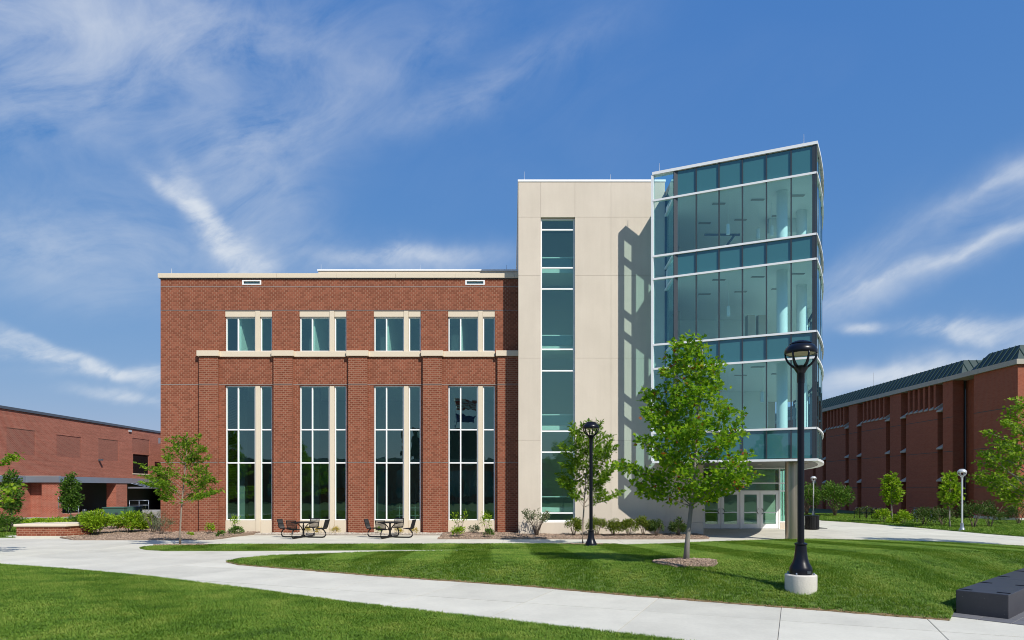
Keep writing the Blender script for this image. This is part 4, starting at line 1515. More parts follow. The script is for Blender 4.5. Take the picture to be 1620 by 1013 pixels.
def mansard(y0, y1, hip0, hip1, zb, zt, setb):
    xo = XW - .12
    f = MB()
    A = [(xo, y0, zb), (xo, y1, zb), (xo + setb, y1 - hip1, zt), (xo + setb, y0 + hip0, zt)]
    E = [(xo + 12, y0, zb), (xo + 12, y0 + hip0, zt), (xo + 12, y1, zb), (xo + 12, y1 - hip1, zt)]
    f.add(A + E, [(1, 0, 3, 2), (0, 4, 5, 3), (1, 2, 7, 6), (3, 5, 7, 2)])
    r = f.build('copper_roof', M_COPPER, rb)
    n = int((y1 - y0) / .62)
    for k in range(n + 1):                 # standing seams
        yy = y0 + .05 + (y1 - y0 - .1) * k / n
        t = 1.0
        if yy - y0 < hip0:
            t = (yy - y0) / hip0
        if y1 - yy < hip1:
            t = min(t, (y1 - yy) / hip1)
        if t < .15:
            continue
        p, q = Vector((xo - .02, yy, zb + .02)), Vector((xo - .02 + setb * t, yy, zb + .02 + (zt - zb) * t))
        MB().tube([p, q], .035, 4).build('standing_seam', M_COPPERL, r)
    for k in range(1, 9):
        xx = xo + k * .62
        t = min(1.0, (xx - xo) / setb)
        p, q = Vector((xx, y0 - .02, zb + .02)), Vector((xx, y0 - .02 + hip0 * t, zb + .02 + (zt - zb) * t))
        MB().tube([p, q], .035, 4).build('standing_seam', M_COPPERL, r)
    return r
mansard(55.4, 104, 1.0, 1.0, ZC + .375, 12.95, .85)
mansard(49.25, 54.3, .9, .9, ZC + .375, 12.90, .85)
MB().box(XW + 1.6, XW + 6, 92, 98, 12.9, 13.6).build('roof_hatch', M_PALE, rb)
MB().tube([(XW + 1, 71, 12.9), (XW + 1, 71, 14.4)], .02, 5).build('lightning_rod', M_SILVER, rb)

# ------------------------------------------------------------------ lamp posts
def lamp(name, mat, label, cat='lamp post', group=None, loc=(0, 0, 0), s=1.0, footing=True, base_mat=None):
    r = empty(name)
    tag(r, label, cat, group)
    z0 = .33 if footing else 0.0
    if footing:
        MB().lathe([(.30, -.25), (.315, -.2), (.315, z0 - .02), (.30, z0)], (0, 0, 0), 32).build('concrete_footing', M_CONC_ROUGH, r, smooth='auto')
    b = base_mat or mat
    MB().lathe([(.225, z0 + .001), (.228, z0 + .10), (.215, z0 + .15), (.165, z0 + .24), (.135, z0 + .34), (.118, z0 + .48), (.110, z0 + .60), (.128, z0 + .615), (.128, z0 + .64), (.075, z0 + .66)], (0, 0, 0), 24).build('post_base', b, r, smooth='auto')
    MB().lathe([(.068, z0 + .65), (.066, z0 + 4.05)], (0, 0, 0), 18).build('pole', mat, r, smooth='auto')
    MB().lathe([(.074, z0 + 3.98), (.074, z0 + 4.17), (.085, z0 + 4.19), (.14, z0 + 4.28), (.145, z0 + 4.31), (.12, z0 + 4.325), (.05, z0 + 4.34)], (0, 0, 0), 20).build('hub', mat, r, smooth='auto')
    MB().lathe([(.255, z0 + 4.585), (.31, z0 + 4.575), (.322, z0 + 4.61), (.322, z0 + 4.65), (.305, z0 + 4.695), (.255, z0 + 4.75), (.215, z0 + 4.775), (.225, z0 + 4.785), (.205, z0 + 4.81), (.12, z0 + 4.845), (.02, z0 + 4.852)], (0, 0, 0), 32).build('cap', mat, r, smooth='auto')
    MB().lathe([(.02, z0 + 4.555), (.20, z0 + 4.56), (.262, z0 + 4.583)], (0, 0, 0), 28).build('diffuser', M_LENS, r, smooth='auto')
    MB().box(-.05, .05, -.236, -.222, z0 + .03, z0 + .085).build('maker_plate', M_DARKMETAL, r)
    for k in range(4):
        a = k * math.pi / 2 + .5
        MB().lathe([(.018, z0 + .001), (.018, z0 + .03), (.008, z0 + .045)], (.262 * math.cos(a), .262 * math.sin(a), 0), 6).build('anchor_bolt', M_COPING, r)
    for k in range(6):
        a = k * math.pi / 3 + .3
        pts = []
        for (rr, zz) in ((.305, 4.60), (.295, 4.52), (.255, 4.43), (.195, 4.355), (.125, 4.30)):
            pts.append((rr * math.cos(a), rr * math.sin(a), z0 + zz))
        MB().tube(pts, [.020, .022, .023, .024, .026], 6).build('rib', mat, r, smooth=True)
    return place(r, loc, 0.35, s)

l1 = gp(1267, 937)
LX, LY = wx(1267, 14.2), 14.2
zl = float(z_centre(np.array([[LX, LY]]))[0])
lamp('lamp_post', M_BLACK, 'large black lamp post on a round concrete footing in the lawn', loc=(LX, LY, zl - .0), group='black lamp posts')
LX2, LY2 = wx(935, 26.45), 26.45
lamp('lamp_post', M_BLACK, 'smaller-looking black lamp post standing before the stone tower', loc=(LX2, LY2, float(z_centre(np.array([[LX2, LY2]]))[0]) - .02), footing=False, group='black lamp posts')
lamp('silver_lamp_post', M_SILVER, 'silver lamp post on the grass before the brown brick wall', loc=(wx(1522, 37.3), 37.3, .0), s=.705, footing=False, group='silver lamp posts', base_mat=M_COPING)
lamp('silver_lamp_post', M_SILVER, 'distant silver lamp post rising behind the black bin', loc=(wx(1287, 58), 58, .0), s=.70, footing=False, group='silver lamp posts', base_mat=M_COPING)

# ------------------------------------------------------------------ bin, bench, tables
bn = empty('litter_bin', (wx(1284, 39.0), 39.0, 0))
tag(bn, 'wide black slatted litter bin beside the entrance', 'bin')
bx, by = wx(1284.5, 39.0), 39.0
MB().lathe([(.34, .04), (.36, .08), (.36, .70)], (bx, by, 0), 24).build('bin_liner', M_BLACKM, bn, smooth='auto')
for k in range(26):
    a = k * 2 * math.pi / 26
    d = Vector((math.cos(a), math.sin(a)))
    c = Vector((bx, by)) + d * .375
    MB().obox(c - Vector((-d.y, d.x)) * .034, c + Vector((-d.y, d.x)) * .034, -.012, .012, .03, .76).build('slat', M_BLACKM, bn)
MB().lathe([(.30, .765), (.40, .765), (.41, .79), (.38, .81), (.28, .80), (.29, .77)], (bx, by, 0), 28).build('bin_rim', M_BLACKM, bn, smooth='auto')

sb = empty('stone_bench', (B0.x, B0.y, 0), 0)
tag(sb, 'long black granite bench block at the right edge', 'bench')
fd = Vector((bd.y, -bd.x))               # front face direction
def bench_piece(t0, t1, z0, z1, name, w0=0.0, w1=.82, mat=M_BENCH, parent=sb, bevel=.012):
    a, b = B0 + bd * t0, B0 + bd * t1
    return MB().prism([a + fd * w0, b + fd * w0, b + fd * w1, a + fd * w1], z0, z1).build(name, mat, parent, bevel=bevel)
bench_piece(0, 2.6, -.03, .445, 'bench_block')
bench_piece(2.606, 5.2, -.03, .445, 'bench_block')
bench_piece(5.206, 7.8, -.03, .445, 'bench_block')
for t in (.16, 1.55, 2.95, 4.4):
    bench_piece(t, t + .05, .446, .456, 'skate_stop', .01, .22, M_BLACKM, bevel=.004)
    bench_piece(t + .02, t + .07, .446, .456, 'skate_stop', .60, .81, M_BLACKM, bevel=.004)
gb = [B0 - bd * .22 - fd * .02, B0 + bd * 8 - fd * .02, B0 + bd * 8 + fd * 1.35, B0 - bd * .55 + fd * 1.35]
pst = MB().prism([B0 - bd * .42 - fd * .05, B0 + bd * 8 - fd * .05, B0 + bd * 8 + fd * 2.0, B0 - bd * .42 + fd * 2.0], -.02, .006).build('paver_strip', M_CONC_BASE, None)
tag(pst, 'dark grey paver strip under the granite bench', 'paving', kind='structure')
M_PAVER = pmat('slate_paver', (0.13, 0.13, 0.14), 0.8, 0.15, 5.0, 0.2, 40, objrand=.08)
for i in range(18):
    for k in range(4):
        t0, w0 = -.42 + i * .46, -.05 + k * .5
        a, b = B0 + bd * (t0 + .004), B0 + bd * (t0 + .452)
        MB().prism([a + fd * (w0 + .004), b + fd * (w0 + .004), b + fd * (w0 + .492), a + fd * (w0 + .492)], 0, .012).build('paver', M_PAVER, pst)

def picnic_table(label):
    r = empty('picnic_table')
    tag(r, label, 'picnic table', 'black metal picnic tables on the patio')
    MB().lathe([(.56, .715), (.575, .725), (.575, .745), (.56, .755), (.02, .757)], (0, 0, 0), 28).build('table_top', M_BLACKM, r, smooth='auto')
    MB().lathe([(.045, .03), (.045, .60)], (0, 0, 0), 12).build('table_post', M_BLACKM, r, smooth='auto')
    for k in range(4):
        a = k * math.pi / 2 + .78
        ca, sa = math.cos(a), math.sin(a)
        MB().tube([(.05 * ca, .05 * sa, .35), (.09 * ca, .09 * sa, .5), (.22 * ca, .22 * sa, .65), (.45 * ca, .45 * sa, .71)], .026, 6).build('top_brace', M_BLACKM, r, smooth=True)
    for k in range(4):
        a = k * math.pi / 2 + .32
        ca, sa = math.cos(a), math.sin(a)
        tr = lambda q, w, z: (q * ca - w * sa, q * sa + w * ca, z)
        MB().tube([tr(q, 0, z) for q, z in ((.05, .12), (.12, .05), (.3, .035), (.95, .035), (1.07, .06), (1.13, .14), (1.12, .25), (1.05, .36), (.98, .41))], .033, 8).build('seat_arm', M_BLACKM, r, smooth=True)
        st = MB()
        for n in range(9):
            w = -.22 + n * .055
            st.tube([tr(.74, w, .44), (tr(.80, w, .455)), tr(1.08, w, .43)], .017, 4)
        for q in (.74, .91, 1.08):
            st.tube([tr(q, -.235, .44), tr(q, .235, .44)], .015, 5)
        so = st.build('seat', M_BLACKM, r)
        bk = MB()
        for n in range(11):
            w = -.215 + n * .043
            bk.tube([tr(1.08, w, .46), tr(1.12, w, .52), tr(1.22, w, .86)], .014, 4)
        for q, z in ((1.10, .49), (1.16, .67), (1.225, .865)):
            bk.tube([tr(q, -.235, z), tr(q, .235, z)], .016, 5)
        for sgn in (-1, 1):
            bk.tube([tr(1.06, .235 * sgn, .43), tr(1.12, .235 * sgn, .50), tr(1.225, .235 * sgn, .87)], .016, 5)
        bk.build('backrest', M_BLACKM, r)
    return r
t1 = picnic_table('black round picnic table, the left one of two on the patio')
place(t1, (wx(480, 32.6), 32.6, 0), R(62))
t2 = copy_tree(t1)
t2['label'] = 'black round picnic table, the right one of two on the patio'
place(t2, (wx(617, 32.6), 32.6, 0), R(60))

# small white outlet box on the brick behind the left table
oc = MB().box(wx(446, YB) - .1, wx(446, YB) + .1, YB - .22, YB - .162, .42, .70).build('outlet_box', M_WHITE, bld)

# ------------------------------------------------------------------ bicycles and racks
def bike_rack(x, y, rz, label):
    o = MB()
    pts = [(0, 0, -.03), (0, 0, .72)] + [(.28 - .28 * math.cos(a), 0, .72 + .2 * math.sin(a)) for a in np.linspace(.3, math.pi - .3, 6)] + [(.56, 0, .72), (.56, 0, -.03)]
    o.tube(pts, .028, 7)
    q = o.build('bike_rack', M_BLACKM, None, smooth=True)
    tag(q, label, 'bike rack', 'black hoop racks by the brown building')
    place(q, (x, y, 0), rz)
rk = [(1352, 51.5), (1362, 51.2), (1371, 50.9), (1380, 50.6), (1389, 50.3), (1398, 50.0)]
for n, (px, Y) in enumerate(rk):
    bike_rack(wx(px, Y), Y, R(25), ['first', 'second', 'third', 'fourth', 'fifth', 'sixth'][n] + ' black hoop of the bike rack row, counted from the left')

def bicycle(loc, rz, mat, label):
    r = empty('bicycle')
    tag(r, label, 'bicycle', 'bicycles parked by the brown building')
    for x in (-.52, .52):
        w = MB()
        w.tube([(x + .33 * math.cos(a), 0, .345 + .33 * math.sin(a)) for a in np.linspace(0, 2 * math.pi, 25)], .018, 6, cap=False)
        wh = w.build('wheel', M_BLACKM, r, smooth=True)
        sp = MB()
        for k in range(10):
            a = k * math.pi / 5
            sp.tube([(x, 0, .345), (x + .32 * math.cos(a), 0, .345 + .32 * math.sin(a))], .004, 3)
        sp.build('spokes', M_SILVER, wh)
    f = MB()
    H, Bt, S, RA, FA = (.40, 0, .92), (-.06, 0, .32), (-.20, 0, .82), (-.52, 0, .345), (.52, 0, .345)
    for a, b in ((H, Bt), (Bt, S), (S, (.38, 0, .85)), (RA, Bt), (RA, S), (H, FA)):
        f.tube([a, b], .018, 6)
    f.build('frame', mat, r, smooth=True)
    MB().tube([(.46, -.28, 1.0), (.40, -.2, 1.02), (.40, .2, 1.02), (.46, .28, 1.0)], .014, 6).tube([(.40, 0, .9), (.40, 0, 1.02)], .016, 6).build('handlebar', M_BLACKM, r, smooth=True)
    MB().tube([(-.20, 0, .8), (-.22, 0, .93)], .014, 6).build('seat_post', M_SILVER, r)
    MB().prism([(-.36, -.08), (-.36, .08), (-.2, .05), (-.06, .015), (-.06, -.015), (-.2, -.05)], .93, .98).build('saddle', M_BLACKM, r, bevel=.012)
    place(r, loc, rz)
M_BLUE = pmat('blue_bike_paint', (.03, .08, .22), .3, .05)
M_GREY = pmat('grey_bike_paint', (.2, .22, .25), .3, .05)
bicycle((wx(1448, 46.5), 46.5, .03), R(70), M_BLUE, 'blue bicycle parked behind the shrubs, nearest the young tree')
bicycle((wx(1462, 46.0), 46.0, .03), R(60), M_GREY, 'grey bicycle, the middle one of three parked ones')
bicycle((wx(1474, 45.5), 45.5, .03), R(75), M_BLUE, 'blue bicycle, rightmost of the three parked ones')

# ------------------------------------------------------------------ vegetation
LEAF = {
    'maple': ([(0, 0, 0), (.16, .10, .02), (.46, .06, .05), (.37, .30, .05), (.56, .56, .07), (.25, .55, .03), (0, 1.0, -.06),
               (-.16, .10, .02), (-.46, .06, .05), (-.37, .30, .05), (-.56, .56, .07), (-.25, .55, .03)],
              [(0, 1, 2, 3, 4, 5, 6), (0, 6, 11, 10, 9, 8, 7)]),
    'oval': ([(0, 0, 0), (.22, .35, .05), (.17, .72, .04), (0, 1, -.05), (-.17, .72, .04), (-.22, .35, .05)], [(0, 1, 2, 3), (0, 3, 4, 5)]),
    'frond': ([(0, 0, 0), (.03, .0, 0), (.20, .22, .02), (.05, .24, 0), (.26, .48, .02), (.06, .50, 0), (.22, .76, 0), (.03, .74, -.03), (0, 1, -.10),
               (-.03, .74, -.03), (-.22, .76, 0), (-.06, .50, 0), (-.26, .48, .02), (-.05, .24, 0), (-.20, .22, .02), (-.03, 0, 0)],
              [(0, 1, 2, 3, 4, 5, 6, 7, 8), (0, 8, 9, 10, 11, 12, 13, 14, 15)]),
    'blade': ([(-.05, 0, 0), (.05, 0, 0), (.04, .5, .04), (0, 1, -.05), (-.04, .5, .04)], [(0, 1, 2, 3, 4)]),
}


def leaf_mesh(name, P, D, size, kind, r, up=0.7, droop=0.25):
    """P: points, D: outward directions; leaves lie mostly flat, tips pointing outwards and a little down"""
    base, faces = LEAF[kind]
    base = np.array(base)
    n = len(P)
    P, D = np.asarray(P), np.asarray(D, float)
    y = D + r.normal(0, .55, (n, 3))
    y[:, 2] -= droop
    y /= np.linalg.norm(y, axis=1)[:, None] + 1e-9
    z = r.normal(0, .55, (n, 3))
    z[:, 2] += up
    z -= (z * y).sum(1)[:, None] * y
    z /= np.linalg.norm(z, axis=1)[:, None] + 1e-9
    x = np.cross(y, z)
    s = size * r.uniform(.65, 1.25, n)
    V = (base[None, :, 0, None] * x[:, None, :] + base[None, :, 1, None] * y[:, None, :] + base[None, :, 2, None] * z[:, None, :]) * s[:, None, None] + P[:, None, :]
    k = len(base)
    me = bpy.data.meshes.new(name)
    V = V.reshape(-1, 3)
    F = []
    for i in range(n):
        o = i * k
        for f in faces:
            F.append(tuple(o + j for j in f))
    me.from_pydata(V.tolist(), [], F)
    me.update()
    return me


def bez(a, b, c, n):
    return [tuple((1 - t) ** 2 * Vector(a) + 2 * t * (1 - t) * Vector(b) + t * t * Vector(c)) for t in np.linspace(0, 1, n)]


def make_tree(name, label, loc, h_trunk, r0, branches, leaf, lsize, mat, bark, per_m, spread, seed, cat='tree', group=None, flat=.45, t_from=.25, lean=(0, 0), sub=2, up=.7, droop=.25, leader=True):
    """branches: (height on trunk, tip x, tip y, tip z); trunk + crown are parts"""
    r = np.random.default_rng(seed)
    root = empty(name, (0, 0, 0))
    tag(root, label, cat, group)
    tb = MB()
    H = h_trunk
    nseg = 9
    tp = []
    for i in range(nseg + 1):
        t = i / nseg
        tp.append(Vector((lean[0] * t + .03 * math.sin(5 * t + seed) * (t > 0), lean[1] * t + .03 * math.cos(4 * t + seed) * (t > 0), H * t - .08 * (i == 0))))
    tb.tube(tp, [r0 * (1.35 if i == 0 else 1.0) * (1 - .78 * (i / nseg)) for i in range(nseg + 1)], 9)
    P, D = [], []

    def trunk_at(z):
        t = min(max(z / H, 0), 1) * nseg
        i = min(int(t), nseg - 1)
        return tp[i].lerp(tp[i + 1], t - i)

    def leaves_along(pts, length, dens, sp, tf):
        n = max(3, int(length * dens))
        t = tf + (1 - tf) * r.random(n) ** .8
        A = np.array([tuple(p) for p in pts])
        seg = t * (len(A) - 1)
        i = np.minimum(seg.astype(int), len(A) - 2)
        q = A[i] + (A[i + 1] - A[i]) * (seg - i)[:, None]
        w = sp * (1.15 - .75 * t)
        off = r.normal(0, 1, (n, 3)) * w[:, None]
        off[:, 2] *= flat
        P.append(q + off)
        d = off / (np.linalg.norm(off, axis=1)[:, None] + 1e-6) + (A[i + 1] - A[i]) / (np.linalg.norm(A[i + 1] - A[i], axis=1)[:, None] + 1e-6)
        D.append(d)
    for (h0, x, y, z) in branches:
        a = trunk_at(h0)
        c = Vector((x, y, z))
        L = (c - a).length
        m = a.lerp(c, .5) + Vector((0, 0, .05 * L)) + Vector(r.normal(0, .05 * L, 3))
        pts = bez(a, m, c, 7)
        rb_ = max(.007, r0 * .30 * min(1, L / 2.0))
        tb.tube(pts, [rb_ * (1 - .85 * k / 6) for k in range(7)], 6)
        leaves_along(pts, L, per_m, spread, t_from)
        for s_ in range(sub):
            t = r.uniform(.35, .85)
            p = Vector(pts[int(t * 6)])
            dirn = (c - a).normalized()
            side = Vector(r.normal(0, 1, 3))
            side.z = abs(side.z) * .35
            q = p + (dirn * .6 + side.normalized() * .8) * L * r.uniform(.25, .45)
            tw = bez(p, p.lerp(q, .5) + Vector((0, 0, .04)), q, 4)
            tb.tube(tw, [rb_ * .35 * (1 - .7 * k / 3) for k in range(4)], 5)
            leaves_along(tw, (q - p).length, per_m * .9, spread * .8, .2)
    if leader:
        leaves_along([tp[-4], tp[-3], tp[-2], tp[-1] + Vector((0, 0, .12))], H * .3, per_m * .9, spread * .8, .2)
    tb.build('trunk', bark, root, smooth=True)
    me = leaf_mesh('crown', np.concatenate(P), np.concatenate(D), lsize, leaf, r, up, droop)
    link('crown', me, mat, root)
    return place(root, loc)


def profile_branches(prof, n, rise, seed, ymul=1.0, z_lo=None):
    """branches whose tips follow a crown outline: prof = [(z, half width)]"""
    r = random.Random(seed)
    zs = [p[0] for p in prof]
    out = []
    for i in range(n):
        t = (i + .5) / n
        z = zs[0] + (zs[-1] - zs[0]) * t ** 1.0
        w = np.interp(z, zs, [p[1] for p in prof]) * r.uniform(.72, 1.08)
        a = i * 2.39996 + r.uniform(-.3, .3)
        x, y = w * math.cos(a), w * math.sin(a) * ymul
        h0 = max(z_lo or zs[0] * .85, z - rise * w - r.uniform(0, .15))
        out.append((h0, x, y, z))
    return out


# the leafy maple in the middle lawn
mz = float(z_centre(np.array([mt]))[0])
S = mt[1] / FPX
prof = [(1.75, .8), (2.05, 1.45), (2.5, 1.66), (3.1, 1.58), (3.8, 1.34), (4.3, 1.16), (4.65, .78), (5.2, .56), (5.6, .40), (5.85, .15)]
br = profile_branches(prof, 50, .55, 5, .95, 1.45)
br += [(1.6, 1.78, -.2, 2.25), (1.6, -1.78, .1, 2.6), (2.6, -1.05, .2, 4.5), (2.6, 1.42, -.1, 3.9), (3.6, .75, 0, 5.2)]
make_tree('maple_tree', 'full green maple with reddish tips on the lawn before the glass tower', (mt[0], mt[1], mz), 5.5, .066, br, 'maple', .108, M_MAPLE, M_BARKG, 70, .20, 31, lean=(.45, 0), flat=.55, up=.55, droop=.4, group='trees on the forecourt')
# the slim honey locust at the left lawn tip
lc_ = gp(285, 864.5)
S = lc_[1] / FPX
def pxb(lst, x0, y0, s):
    return [((y0 - b0) * s, (x - x0) * s, dy, (y0 - y) * s) for (b0, x, y, dy) in lst]
lb1 = [(735, 312, 690, .1), (745, 283, 694, -.2), (730, 328, 712, -.25), (745, 322, 722, .5), (760, 262, 724, .1), (770, 252, 740, -.5), (775, 217, 734, .1), (785, 235, 752, .3), (790, 340, 757, -.1), (780, 318, 752, .7),
       (800, 352, 776, .1), (800, 335, 780, -.6), (798, 250, 778, .0), (800, 266, 790, -.4), (795, 306, 788, .4), (780, 245, 765, -.8), (785, 325, 742, -.7), (765, 300, 718, .4), (750, 270, 705, .45), (795, 225, 770, .7), (790, 310, 770, 1.0), (785, 262, 758, -1.0)]
make_tree('honey_locust_tree', 'slim feathery tree with layered branches before the left brick corner', (lc_[0], lc_[1], .05), (864 - 692) * S, .042, pxb(lb1, 285, 864, S), 'frond', .16, M_LOCUST, M_BARK, 62, .095, 41, flat=.28, t_from=.25, lean=(.25, 0), up=.9, sub=3, group='trees on the forecourt')
lc_ = gp(922, 864)
S = lc_[1] / FPX
lb2 = [(760, 950, 668, .1), (745, 925, 672, .3), (760, 905, 682, -.2), (770, 968, 690, .2), (780, 962, 704, -.4), (780, 888, 705, .1), (790, 884, 750, .2), (790, 898, 735, -.5), (800, 972, 735, .1), (800, 960, 760, .5), (805, 978, 784, .1), (805, 955, 780, -.5), (805, 900, 772, .3),
       (800, 905, 785, -.3), (790, 940, 745, .8), (780, 915, 725, .7), (770, 945, 715, -.7), (760, 932, 695, -.4), (785, 965, 745, -.6), (795, 885, 762, -.2)]
make_tree('honey_locust_tree', 'slim feathery tree standing right behind the small lamp post', (lc_[0], lc_[1], .05), (864 - 672) * S, .04, pxb(lb2, 922, 864, S), 'frond', .175, M_LOCUST, M_BARK, 84, .12, 42, flat=.32, t_from=.3, up=.9, sub=2, lean=(.2, 0), group='trees on the forecourt')
# maple cut by the right edge
tx, ty = 20.7, 27.3
prof = [(1.7, .9), (2.3, 1.55), (3.0, 1.9), (3.8, 1.85), (4.8, 1.45), (5.4, .9), (6.0, .4)]
br = profile_branches(prof, 44, .5, 9, 1.0, 1.6)
br += [(1.9, -1.85, .1, 2.7), (2.3, -1.75, -.2, 3.6), (1.8, -1.2, -.3, 1.9)]
make_tree('maple_tree', 'light green maple half cut by the right edge of the picture', (tx, ty, .02), 5.6, .08, br, 'maple', .125, leaf_mat('light_maple_leaf', (.10, .20, .012), (.185, .30, .018), (.28, .38, .03), .45), M_BARKG, 44, .22, 33, flat=.55, up=.6, droop=.4, group='trees on the forecourt')
# maple at the left edge: only its right boughs reach the picture
tx, ty = -20.2, 24.0
br = profile_branches([(1.3, .8), (1.9, 1.3), (2.6, 1.5), (3.3, 1.4), (4.2, 1.0), (4.9, .3)], 30, .5, 19, 1.0, 1.1)
br += [(2.2, 2.85, .0, 3.55), (1.7, 2.55, .2, 2.45), (1.4, 2.75, -.1, 1.95), (2.1, 2.5, .3, 3.45), (1.6, 2.3, -.3, 1.75), (1.8, 2.6, .1, 2.25)]
make_tree('maple_tree', 'bright maple at the left edge with only its right boughs in view', (tx, ty, .02), 4.6, .08, br, 'maple', .12, MATS['light_maple_leaf'], M_BARKG, 30, .14, 34, flat=.55, up=.6, droop=.4, group='trees on the forecourt')
# columnar young trees before the service building
for (px, Y, top, wpx, lab, sd) in ((18, 41.0, 742, 15, 'narrow upright young tree before the service building, left of a pair', 51), (112, 46.0, 746, 15, 'narrow upright young tree before the dark dock opening', 52)):
    H = wz(top, Y)
    w = wpx * Y / FPX
    pr = [(H * .30, w * .55), (H * .42, w), (H * .6, w * 1.05), (H * .8, w * .75), (H * .95, w * .3)]
    make_tree('pear_tree', lab, (wx(px, Y), Y, .02), H * .93, .045, profile_branches(pr, 30, 1.4, sd, 1, H * .25), 'oval', .17, M_PEAR, M_BARKG, 70, .15, sd, flat=.9, t_from=.15, sub=1, group='narrow young trees')
for (px, Y, top, wpx, lab, sd) in ((1411, 46.0, 748, 14, 'young tree with pale trunk before the brown wall, the left of two', 53), (1503, 40.3, 746, 15, 'young tree with pale trunk left of the silver lamp post', 54)):
    H = wz(top, Y)
    w = wpx * Y / FPX
    pr = [(H * .42, w * .45), (H * .55, w), (H * .68, w * 1.1), (H * .85, w * .7), (H * .97, w * .25)]
    make_tree('young_maple_tree', lab, (wx(px, Y), Y, .02), H * .92, .05, profile_branches(pr, 24, 1.2, sd, 1, H * .38), 'maple', .22, MATS['light_maple_leaf'], M_BARKG, 26, .17, sd, flat=.8, t_from=.3, sub=1, group='young trees on the right grass strip')


def make_shrub(name, label, loc, rx, h, n, leaf, lsize, mat, seed, cat='shrub', group=None, stems=7, open_=0.0, up=.6, lumps=9, fill=.45):
    r = np.random.default_rng(seed)
    root = empty(name)
    tag(root, label, cat, group)
    st = MB()
    ends = []
    for k in range(stems):
        a = k * 2.4 + r.uniform(-.4, .4)
        q = rx * r.uniform(.45, .9)
        tip = (q * math.cos(a), q * math.sin(a), h * r.uniform(.6, .98))
        pts = bez((.04 * math.cos(a), .04 * math.sin(a), -.06), (q * .3 * math.cos(a), q * .3 * math.sin(a), h * .45), tip, 5)
        st.tube(pts, [max(.006, .016 * h) * (1 - .15 * j) for j in range(5)], 5)
        ends.append(tip)
    st.build('stems', M_TWIG, root, smooth=True)
    # leaves gathered in lumps over a rounded crown
    c = r.normal(0, 1, (lumps, 3))
    c /= np.linalg.norm(c, axis=1)[:, None]
    c[:, 2] = np.abs(c[:, 2]) * 1.2 - .35
    c = c * np.array([rx * .62, rx * .62, h * .36]) + np.array([0, 0, h * .52])
    if open_:
        c = np.array(ends)
        lumps = len(c)
    idx = r.integers(0, lumps, n)
    off = r.normal(0, 1, (n, 3))
    off /= np.linalg.norm(off, axis=1)[:, None] + 1e-6
    off *= (r.random(n) ** .45)[:, None]
    sc = (np.array([rx * .45, rx * .45, h * .27]) if not open_ else np.array([rx * open_, rx * open_, h * open_]))
    P = c[idx] + off * sc * r.uniform(.7, 1.15, lumps)[idx][:, None]
    P[:, 2] = np.maximum(P[:, 2], .05)
    D = P - np.array([0, 0, h * .3])
    D /= np.linalg.norm(D, axis=1)[:, None] + 1e-6
    link('foliage', leaf_mesh('foliage', P, D, lsize, leaf, r, up, .1), mat, root)
    return place(root, loc, r.uniform(0, 6))


# bright shrubs at the left bed
for (px, base, wpx, hpx, lab, sd) in ((153, 849, 30, 35, 'round bright green shrub in the left mulch bed, nearest the planter', 61), (205, 846, 27, 31, 'round bright green shrub in the left mulch bed, right of its twin', 62)):
    X, Y = gp(px, base)
    make_shrub('shrub', lab, (X, Y, .04), wpx * Y / FPX * 1.05, hpx * Y / FPX * 1.10, 3600, 'oval', .12, M_SHRUB, sd, group='shrubs of the left bed')
make_shrub('shrub', 'deep green round shrub at the left picture edge', (wx(12, 36), 36, .02), 1.0, 1.05, 1500, 'oval', .12, M_PEAR, 63, group='shrubs of the left bed')
for n, (px, Y, w, h, m, lab) in enumerate(((60, 34.8, .8, .75, M_SHRUB, 'low green plant filling the brick planter, left part'), (88, 34.3, .7, .85, M_SHRUB, 'low green plant filling the brick planter, right part'), (112, 36.5, .8, .9, M_PEAR, 'green plant right behind the brick planter'), (180, 37.5, .8, .8, M_SHRUB, 'green shrub between and behind the two round ones'), (232, 37.0, .7, .95, M_HEDGE, 'olive shrub beside the second planter wall'))):
    make_shrub('shrub', lab, (wx(px, Y), Y, .3 if n < 2 else .03), w, h - (.27 if n < 2 else 0), 900, 'oval', .12, m, 70 + n, group='shrubs of the left bed')
make_shrub('sage_bush', 'grey green twiggy bush at the brick corner', (wx(255, 33.6), 33.6, .05), .5, .75, 420, 'blade', .16, M_GREYLEAF, 76, group='shrubs of the left bed', stems=14, open_=.35, up=.1)
make_shrub('sage_bush', 'bare pinkish twiggy bush left of the slim tree', (wx(243, 34.6), 34.6, .06), .8, 1.1, 240, 'blade', .14, M_GREYLEAF, 77, group='shrubs of the left bed', stems=18, open_=.3, up=.1)
# flowers and perennials along the brick wall
for n, (px, base, w, h, cnt, m, lab) in enumerate(((332, 848, .22, .62, 240, M_SHRUB, 'tall yellow green perennial left of the first window'), (350, 851, .28, .26, 220, M_PEAR, 'low green perennial at the bed corner'), (374, 848, .42, .40, 480, M_PEAR, 'dark green leafy perennial below the first window'), (372, 847, .25, .85, 150, M_SHRUB, 'tall flowering stem below the first window'), (300, 850, .2, .18, 120, M_SHRUB, 'tiny seedling by the slim tree in the bed'),
                                                     (725, 851, .42, .52, 560, M_SHRUB, 'bright perennial at the left end of the bed below the fourth window'), (728, 848, .4, .98, 150, M_SHRUB, 'tall budding stems below the fourth window'), (750, 846, .33, .45, 260, M_GREYLEAF, 'blue green perennial between two bright ones'), (770, 848, .33, .95, 220, M_SHRUB, 'tall leafy stems right of the blue green perennial'), (773, 852, .28, .38, 300, M_PEAR, 'low bright perennial right end below the fourth window'))):
    X, Y = gp(px, base)
    make_shrub('perennial', lab, (X, Y, .05), w, h, cnt, 'oval', .09, m, 80 + n, cat='plant', group='perennials along the brick wall', stems=6, open_=.4 if h > .7 else 0)
